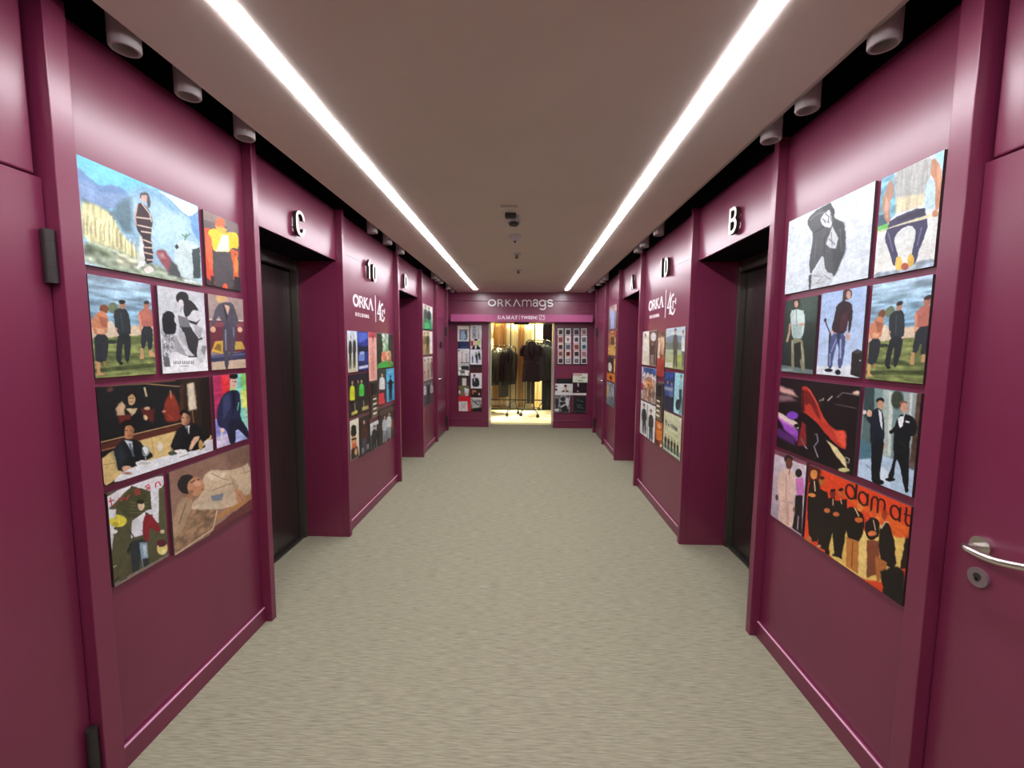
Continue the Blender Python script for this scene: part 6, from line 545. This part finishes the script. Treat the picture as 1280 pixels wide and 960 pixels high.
('magazine','E','small fourth magazine of the rightmost strip right of the shop entrance',7,[1.004,1.115,1.323,1.444],15,15,[['g','dcc4c8','dcc4c8'],['p','a87c80',3,[188,250,834,220,849,849,188,849]],['p','a87070',4,[620,499,608,586,574,656,526,694,473,694,425,656,391,586,379,499,391,413,425,343,473,305,526,305,574,343,608,413]]]),
('magazine','E','small bottom magazine of the rightmost strip right of the shop entrance',7,[1.007,1.118,1.195,1.318],15,15,[['g','d8d4d0','d8d4d0'],['p','161412',3,[188,250,834,220,849,849,188,849]],['p','506460',4,[620,500,608,586,574,656,526,694,473,694,425,656,391,586,379,500,391,413,425,343,473,305,526,305,574,343,608,413]]]),
('magazine','E','black magazine top edge showing behind the white portrait magazine, low right rack',8,[0.571,0.856,0.828,0.923],37,13,[['g','14100f','101414'],['p','10281c',10,[198,150,794,150,794,549,198,549]]]),
('magazine','E','white magazine with a dark-haired head and shoulders portrait in the low right rack',8,[0.547,0.867,0.617,0.828],41,26,[['g','eceae8','e4e6e2'],['p','24221e',1.2,[-6,182,112,182,112,295,-6,295]],['p','24221e',1.2,[-6,431,112,431,112,613,-6,613]],['p','c8a890',1.2,[671,363,664,442,644,505,616,540,584,540,556,505,536,442,529,363,536,284,556,221,584,186,616,186,644,221,664,284]],['p','2a211c',1.2,[686,195,676,243,650,280,612,302,570,302,532,280,506,243,497,195,506,148,532,110,570,89,612,89,650,110,676,148]],['p','4c4638',1.2,[334,727,482,545,674,545,836,749]],['p','dcc0a0',1.2,[526,522,644,522,609,727,541,727]],['q','b0b8b0',1.0,[740,115,755,342,770,339,755,112]]]),
('magazine','E','grey photograph magazine of entangled figures, lower left in the low right rack',8,[0.537,0.824,0.295,0.66],37,45,[['g','8a8e8c','6c706e'],['n',0.5,9,9,[0,0,999,0,999,999,0,999]],['p','2a2c2c',4,[701,315,685,361,639,398,573,418,499,418,433,398,387,361,370,315,387,270,433,233,499,213,573,213,639,233,685,270]],['p','d8d8d4',4,[933,473,920,576,883,658,830,704,771,704,718,658,681,576,668,473,681,371,718,288,771,243,830,243,883,288,920,371]],['p','1c1e1e',4,[337,473,701,473,900,946,503,973,404,736]],['p','d8dcd8',4,[370,684,701,552,767,605,437,762]],['p','e0e0dc',4,[7,841,304,815,304,920,7,920]],['p','303434',6,[40,315,271,315,238,789,73,789]],['p','606462',4,[420,105,404,139,358,167,292,182,218,182,152,167,106,139,89,105,106,71,152,43,218,28,292,28,358,43,404,71]]]),
('magazine','E','cream magazine with a red and grey heading, top right in the low right rack',8,[0.867,1.136,0.854,1.021],35,20,[['g','e4e8d4','d8e4cc'],['p','c8a0a0',4,[0,29,613,29,613,257,0,257]],['q','5c605c',1.0,[545,519,896,462,892,394,541,451]],['q','4c5048',1.0,[332,828,613,845,614,788,334,771]],['p','d0d4d0',3,[648,0,999,0,999,143,648,143]]]),
('magazine','E','dark maroon magazine with a white base, middle right in the low right rack',8,[0.871,1.122,0.616,0.854],32,29,[['g','20141a','2a141c'],['p','e8e8e0',1.2,[-19,819,999,819,999,999,-19,999]],['p','d8c8c0',3,[320,60,434,60,434,320,339,320]],['p','b8a8a0',3,[426,679,419,704,400,723,373,734,343,734,316,723,297,704,290,679,297,655,316,636,343,625,373,625,400,636,419,655]],['p','3a1828',10,[57,80,207,80,207,759,57,759]]]),
('magazine','E','black magazine with faint grey lettering, lower right in the low right rack',8,[0.884,1.11,0.287,0.597],29,39,[['g','1e2424','1c2222'],['q','6c7474',4,[279,242,447,266,460,218,292,193]],['q','6c7474',4,[554,304,827,329,835,279,562,255]],['q','6c7474',4,[283,552,702,577,708,528,288,503]],['q','6c7474',4,[322,676,532,701,543,652,333,627]],['q','6c7474',4,[575,707,827,732,836,683,584,658]],['q','6c7474',4,[67,924,193,949,210,901,84,876]],['q','6c7474',4,[319,893,445,917,462,870,336,845]],['q','6c7474',4,[571,924,697,949,714,901,588,876]],['q','6c7474',4,[822,924,948,949,966,901,840,876]]])]
for i,(nm,wall,lab,grp,rect,nx,ny,sh) in enumerate(SHEETS): sheet(nm,wall,lab,GROUPS[grp],rect,nx,ny,sh,i+1)
# lift call panels let in among the posters
for f,lab in ((fL(3.722,.835),'dark lift call panel with black display on the left wall between the lifts'),(fR(3.940,.840),'dark lift call panel with black display on the right wall between the lifts')):
    t=thing('lift_call_panel',lab,'call panel',f(.095,0,0),'lift call panels')
    def bx(u0,u1,v0,v1,w0,w1,b=.001):
        p=f(u0,v0,w0);q=f(u1,v1,w1); return MB().box(p[0],q[0],p[1],q[1],p[2],q[2],b)
    bx(0,.19,0,.345,0,.014,.002).build('frame',M['jamb'],t); bx(.010,.165,.010,.335,.014,.017).build('face_plate',M['steel'],t)
    bx(.025,.150,.215,.320,.017,.019).build('display',M['black'],t)
    for i in range(4): bx(.045,.130,.030+i*.045,.046+i*.045,.017,.021,.002).build('button',M['letter'],t)
# racks on the end wall
t=thing('magazine_rack','black wire magazine rack on the panel left of the shop entrance','magazine rack',(-1.03,YE,.28))
for x in (-1.25,-1.035,-.815): MB().tube([(x,YE-.004,.285),(x,YE-.004,1.90)],.004,8).build('upright_rod',M['wire'],t)
for z in (.29,.56,.75,.955,1.16,1.45,1.59): MB().tube([(-1.255,YE-.004,z),(-.812,YE-.004,z)],.003,8).build('cross_wire',M['wire'],t)
for i,(x0,x1) in enumerate(((.57,.69),(.705,.826),(.857,.982),(.993,1.12))):
    tag(MB().box(x0,x1,YE-.008,YE,1.175,1.85,.002).build('display_strip',M['wire']),'%s dark vertical display strip right of the shop entrance'%['leftmost','second','third','rightmost'][i],'display strip','display strips right of the shop entrance')
t=thing('magazine_rack','low black wire magazine rack on the panel right of the shop entrance','magazine rack',(.84,YE,.28))
for x in (.56,.70,.845,.90,1.0,1.11): MB().tube([(x,YE-.004,.285),(x,YE-.004,1.0 if x>.84 else .92)],.004,8).build('upright_rod',M['wire'],t)
for z in (.295,.64,.86): MB().tube([(.54,YE-.004,z),(1.13,YE-.004,z)],.003,8).build('cross_wire',M['wire'],t)
# ------------------------------------------------------------------ shop interior
struct(MB().box(-2.6,2.6,8.184,12.0,-.1,.002).build('floor_shop',M['tile']))
struct(MB().box(-2.6,2.6,8.18,12.0,2.75,2.8).build('ceiling_shop',M['shopwall']))
b=MB(); b.box(-2.7,-2.6,8.18,12.0,0,2.8); b.box(2.6,2.7,8.18,12,0,2.8); b.box(-2.7,2.7,12,12.1,0,2.8); struct(b.build('wall_shop',M['shopwall']))
b=MB(); b.box(-2.7,-1.95,8.08,8.18,0,2.8); b.box(1.85,2.7,8.08,8.18,0,2.8); struct(b.build('wall_shop_front',M['shopwall']))
t=thing('sliding_glass_door','clear sliding glass door across the shop entrance','glass door',(-.085,8.0,0))
MB().box(-.684,-.086,7.985,7.995,.002,1.94).build('glass_pane',M['glass'],t)
MB().box(-.084,.515,8.0,8.01,.002,1.94).build('glass_pane',M['glass'],t)
struct(MB().box(-.690,-.672,YE-.003,8.184,0,1.94,.002).build('trim_%d'%k,M['white_metal'])); k+=1
struct(MB().box(.503,.521,YE-.003,8.184,0,1.94,.002).build('trim_%d'%k,M['white_metal'])); k+=1
def curtain(x0,x1,y,z0,z1,m,folds,amp,lab):
    n=folds*10; b=MB(); top=[];bot=[]
    rs=random.Random(int(x0*100)); ph=rs.random()*6
    for i in range(n+1):
        u=i/n; x=x0+(x1-x0)*u; a=amp*(.7+.5*math.sin(u*9+ph)); yy=y+a*math.sin(u*folds*2*math.pi+ph)
        top.append((x,yy,z1)); bot.append((x+.01*math.sin(u*20),y+a*1.25*math.sin(u*folds*2*math.pi+ph+.25),z0))
    vs=top+bot+[(p[0],p[1]+.006,p[2]) for p in top+bot]; N=n+1; fs=[]
    for i in range(n):
        fs+=[(i,i+1,N+i+1,N+i),(2*N+i,3*N+i,3*N+i+1,2*N+i+1),(i,2*N+i,2*N+i+1,i+1),(N+i,N+i+1,3*N+i+1,3*N+i)]
    fs+=[(0,N,3*N,2*N),(n,2*N+n,3*N+n,N+n)]
    b.faces(vs,fs); return tag(b.build('curtain',m,None,True),lab,'curtain','curtains at the back of the shop')
curtain(-1.35,-.78,10.25,.03,2.7,M['cream'],6,.035,'leftmost cream curtain at the back of the shop')
curtain(-.79,-.47,10.08,.03,2.7,M['tan'],4,.03,'wide tan curtain behind the left garment rail in the shop')
curtain(-.48,-.18,10.17,.03,2.7,M['cream'],3,.03,'cream curtain between the two tan ones at the back of the shop')
curtain(-.19,-.06,10.08,.03,2.7,M['tan'],2,.03,'narrow tan curtain in the middle of the shop back')
curtain(-.07,.41,10.15,.03,2.7,M['cream'],6,.035,'cream pleated curtain behind the right garment rail in the shop')
struct(MB().box(.395,2.0,9.86,9.98,0,2.75,.004).build('wall_shop_black',M['blackpanel']))
t=thing('glazed_partition','black steel framed glass partition behind the garment rails','partition',(-.1,9.815,0))
for x in (-1.55,-.361,.201): MB().box(x-.014,x+.014,9.80,9.83,.002,2.75,.002).build('post',M['rackmetal'],t)
for z0,z1 in ((.012,.04),(.235,.262)): MB().box(-1.6,.392,9.803,9.827,z0,z1,.002).build('rail',M['rackmetal'],t)
for x0,x1 in ((-1.536,-.375),(-.347,.187)): MB().box(x0,x1,9.812,9.818,.04,2.74).build('pane',M['glass'],t)
# garment rails
def rack(label,A,B,h,post_in):
    A=Vector(A);B=Vector(B); d=(B-A).normalized(); p=Vector((-d.y,d.x,0)); t=thing('garment_rack',label,'garment rack',tuple((A+B)/2),'garment racks in the shop')
    Z=Vector((0,0,1)); r=.011
    pts=[]
    for E in (A,B):
        a=.10; top=[E-p*a+Z*.30,E-p*a+Z*(h-.10)]+[E+p*a*(-math.cos(q))+Z*(h-.10+.10*math.sin(q)) for q in [math.pi*i/10 for i in range(1,10)]]+[E+p*a+Z*(h-.10),E+p*a+Z*.30]
        MB().tube(top,r,10).build('end_arch',M['rackmetal'],t,True)
        MB().tube([E-p*a+Z*.30,E+p*a+Z*.30],r*.8,8).build('brace',M['rackmetal'],t,True)
        for q in (-1,1):
            c=E+p*q*.20
            MB().tube([E+p*q*a+Z*.31,E+p*q*.12+Z*.20,c+Z*.085],r,10).build('leg',M['rackmetal'],t,True)
            w=MB().tube([c-d*.012+Z*.04,c+d*.012+Z*.04],.038,18).build('caster',M['rubber'],t,True)
            MB().tube([c+Z*.05,c+Z*.095],.012,8).build('caster_fork',M['rackmetal'],w,True)
    MB().tube([A+Z*h,B+Z*h],r,10).build('top_rail',M['rackmetal'],t,True)
    return t
rack('garment rack with black jackets at the left of the shop entrance',(-1.02,9.58,.002),(-.275,9.05,.002),1.51,0)
rack('garment rack with grey suits at the right of the shop entrance',(.085,8.86,.002),(.50,9.70,.002),1.64,0)
def ringe(cx,cy,z,rx,ry,n=22,pw=.75):
    o=[]
    for i in range(n):
        a=2*math.pi*i/n; c=math.cos(a); s_=math.sin(a)
        o.append(Vector((cx+rx*math.copysign(abs(c)**pw,c),cy+ry*math.copysign(abs(s_)**pw,s_),z)))
    return o
def place_mesh(o,loc,rz): o.location=loc; o.rotation_euler=(0,0,rz)
def jacket(label,m,lin_m,loc,rz,w=.43,L=.76,sleeve=.60,short=False,grp='jackets hanging in the shop'):
    # loc = top of the rail where the hanger hooks; local x across the shoulders
    hw=w/2
    hg=bpy.data.objects.new('hanger',None); COL.objects.link(hg); tag(hg,'hanger holding the '+label,'hanger','hangers in the shop')
    hk=[(0,.0,-.10),(0,0,-.02)]+[(.018-.018*math.cos(a),0,-.02+.030*math.sin(a)) for a in (0.6,1.2,1.8,2.4,3.0)]
    MB().tube(hk,.003,8).build('hook',M['chrome'],hg,True)
    MB().tube([(-hw*.86,0,-.165),(-hw*.4,0,-.125),(0,0,-.10),(hw*.4,0,-.125),(hw*.86,0,-.165)],.009,8).build('shoulder_bar',M['woodframe'],hg,True)
    b=MB(); zt=-.085
    prof=[(zt,.045,.035),(zt-.015,.075,.042),(zt-.035,hw*.55,.045),(zt-.065,hw*.90,.048),(zt-.10,hw*.98,.048),(zt-.25,hw*.92,.05),(zt-.42,hw*.86,.05),(zt-.58,hw*.95,.054),(zt-L,hw*1.04,.056)]
    b.rings([ringe(0,0,z,rx,ry) for z,rx,ry in prof])
    o=b.build('jacket',m,None,True,(0,0,0))
    for s in (-1,1):
        sl=.22 if short else sleeve
        MB().tube([(s*hw*.86,0,zt-.06),(s*hw*1.05,0,zt-.14),(s*hw*1.12,.012,zt-.06-sl*.5),(s*hw*1.10,.03,zt-.06-sl)],[.040,.046,.042,.036],14).build('sleeve',m,o,True)
        MB().tube([(s*.012,-.046,zt-.36),(s*.055,-.050,zt-.18),(s*.06,-.042,zt-.04),(s*.045,.0,zt+.012),(0,.034,zt+.02)],[.010,.022,.020,.016,.014],8).build('lapel',lin_m,o,True)
    tag(o,label,'jacket',grp); place_mesh(o,loc,rz); place_mesh(hg,loc,rz); return o
A=Vector((-1.02,9.58,1.521));B=Vector((-.275,9.05,1.521)); ang=math.atan2(B.y-A.y,B.x-A.x)+math.pi/2
lab=[('pale grey jacket at the left end of the left shop rack','palecloth','palecloth',.78),('dark green jacket second on the left shop rack','greencloth','palecloth',.80),('black jacket third on the left shop rack','blackcloth','greycloth',.80),('grey jacket fourth on the left shop rack','greycloth','palecloth',.78),('dark taupe long coat fifth on the left shop rack','taupe','greycloth',1.04),('black jacket at the right end of the left shop rack','blackcloth','blackcloth',.76)]
for i,(lb,a_,b_,L) in enumerate(lab):
    q=A.lerp(B,.10+.155*i); jacket(lb,M[a_],M[b_],tuple(q),ang+random.uniform(-.10,.10),.30 if L>1 else .46,L,.62)
A=Vector((.085,8.86,1.651));B=Vector((.50,9.70,1.651)); an2=math.atan2(B.y-A.y,B.x-A.x)+math.pi/2
q=A.lerp(B,.0); jacket('dark checked jacket facing out at the front of the right shop rack',M['checkcloth'],M['blackcloth'],(q.x+.03,q.y-.05,q.z+.02),.1,.37,.82,.3,True)
def trousers(label,m,loc,rz,L,w=.17):
    b=MB(); zt=-.06
    for s in (-1,1):
        b.rings([ringe(s*w*.24,0,z,rx,ry,16) for z,rx,ry in ((zt,w*.27,.05),(zt-.06,w*.29,.055),(zt-.3,w*.26,.05),(zt-L*.6,w*.23,.045),(zt-L,w*.21,.04))])
    o=b.build('trousers',m,None,True,(0,0,0))
    MB().rings([ringe(0,0,z,w*.52,.056,20) for z in (zt+.012,zt-.035)]).build('waistband',m,o,True)
    tag(o,label,'trousers','trousers hanging in the shop'); place_mesh(o,loc,rz)
    hg=bpy.data.objects.new('hanger',None); COL.objects.link(hg); tag(hg,'clip hanger holding the '+label,'hanger','hangers in the shop')
    MB().tube([(0,0,-.05),(0,0,-.02)]+[(.018-.018*math.cos(a),0,-.02+.030*math.sin(a)) for a in (0.6,1.2,1.8,2.4,3.0)],.003,8).build('hook',M['chrome'],hg,True)
    MB().box(-w*.5,w*.5,-.006,.006,-.062,-.048).build('clip_bar',M['rackmetal'],hg)
    place_mesh(hg,loc,rz); return o
q=A.lerp(B,.16); trousers('grey trousers behind the checked jacket on the right shop rack',M['taupe'],(q.x-.04,q.y,q.z),.1,1.30,.19)
for i,(lb,a_,tt) in enumerate((('slate suit jacket second on the right shop rack','slate',.36),('grey suit jacket third on the right shop rack','greycloth',.54),('dark slate suit jacket fourth on the right shop rack','slate',.72))):
    q=A.lerp(B,tt); jacket(lb,M[a_],M['blackcloth'],tuple(q),-.35+.1*i,.42,.80,.62)
q=A.lerp(B,.92); trousers('navy trousers at the far end of the right shop rack',M['navy'],tuple(q),-.1,1.42,.20)
# small shop fittings seen through the door
t=thing('picture_frame','tan framed picture inside the shop at the left','picture',(-.85,9.79,1.45))
MB().box(-.875,-.755,9.775,9.800,1.44,1.68,.004).build('frame',M['woodframe'],t); MB().box(-.855,-.775,9.770,9.776,1.46,1.66).build('picture_sheet',M['cream'],t)
# ------------------------------------------------------------------ shop lamps
for i,(x,y,tx,ty,e,lb) in enumerate(((-.75,9.35,-.75,10.1,1000,'left'),(-.1,9.3,-.15,10.1,1000,'middle'),(.30,9.3,.28,10.1,1000,'right'))):
    t=thing('shop_downlight','%s recessed warm downlight in the shop ceiling'%lb,'downlight',(x,y,2.75),'downlights in the shop')
    MB().tube([(x,y,2.75),(x,y,2.735)],[.06,.055],24).build('bezel',M['white_metal'],t,True)
    MB().tube([(x,y,2.735),(x,y,2.731)],[.045,.045],20).build('lamp_disc',mat('warm_lamp_disc','ffffff',.5,emit='ffe2b0',strength=20),t)
    l=bpy.data.lights.new('shop_spot','SPOT'); l.energy=e; l.color=(1,.80,.46); l.spot_size=math.radians(100); l.spot_blend=.6; l.shadow_soft_size=.05
    o=bpy.data.objects.new('shop_spot',l); COL.objects.link(o); o.location=(x,y,2.71)
    o.rotation_euler=(Vector((tx,ty,.9))-Vector((x,y,2.71))).to_track_quat('-Z','Y').to_euler()
l=bpy.data.lights.new('shop_area','AREA'); l.energy=170; l.color=(1,.88,.66); l.shape='RECTANGLE'; l.size=2.0; l.size_y=.8
o=bpy.data.objects.new('shop_area',l); COL.objects.link(o); o.location=(-.1,8.75,2.73)
# ------------------------------------------------------------------ camera, world, view
w=bpy.data.worlds.new('world'); SC.world=w; w.use_nodes=True; w.node_tree.nodes['Background'].inputs[0].default_value=(.5,.5,.5,1); w.node_tree.nodes['Background'].inputs[1].default_value=.0
cd=bpy.data.cameras.new('camera'); cam=bpy.data.objects.new('camera',cd); COL.objects.link(cam); SC.camera=cam
f_px,pitch,yaw,roll=523.716,0.08890,0.03250,0.00741
cy,sy=math.cos(yaw),math.sin(yaw)
fwd=Vector((-sy*math.cos(pitch),cy*math.cos(pitch),-math.sin(pitch))); right=Vector((cy,sy,0)); up=right.cross(fwd)
r2=right*math.cos(roll)+up*math.sin(roll); u2=-right*math.sin(roll)+up*math.cos(roll)
cam.matrix_world=Matrix(((r2.x,u2.x,-fwd.x,0),(r2.y,u2.y,-fwd.y,0),(r2.z,u2.z,-fwd.z,1.5),(0,0,0,1)))
cd.sensor_width=36; cd.lens=f_px/1280*36; cd.clip_start=.02
SC.view_settings.view_transform='Standard'; SC.view_settings.look='None'; SC.view_settings.exposure=0; SC.view_settings.gamma=1; SC.view_settings.use_curve_mapping=False
SC.cycles.use_denoising=True; SC.cycles.max_bounces=8; SC.cycles.diffuse_bounces=5
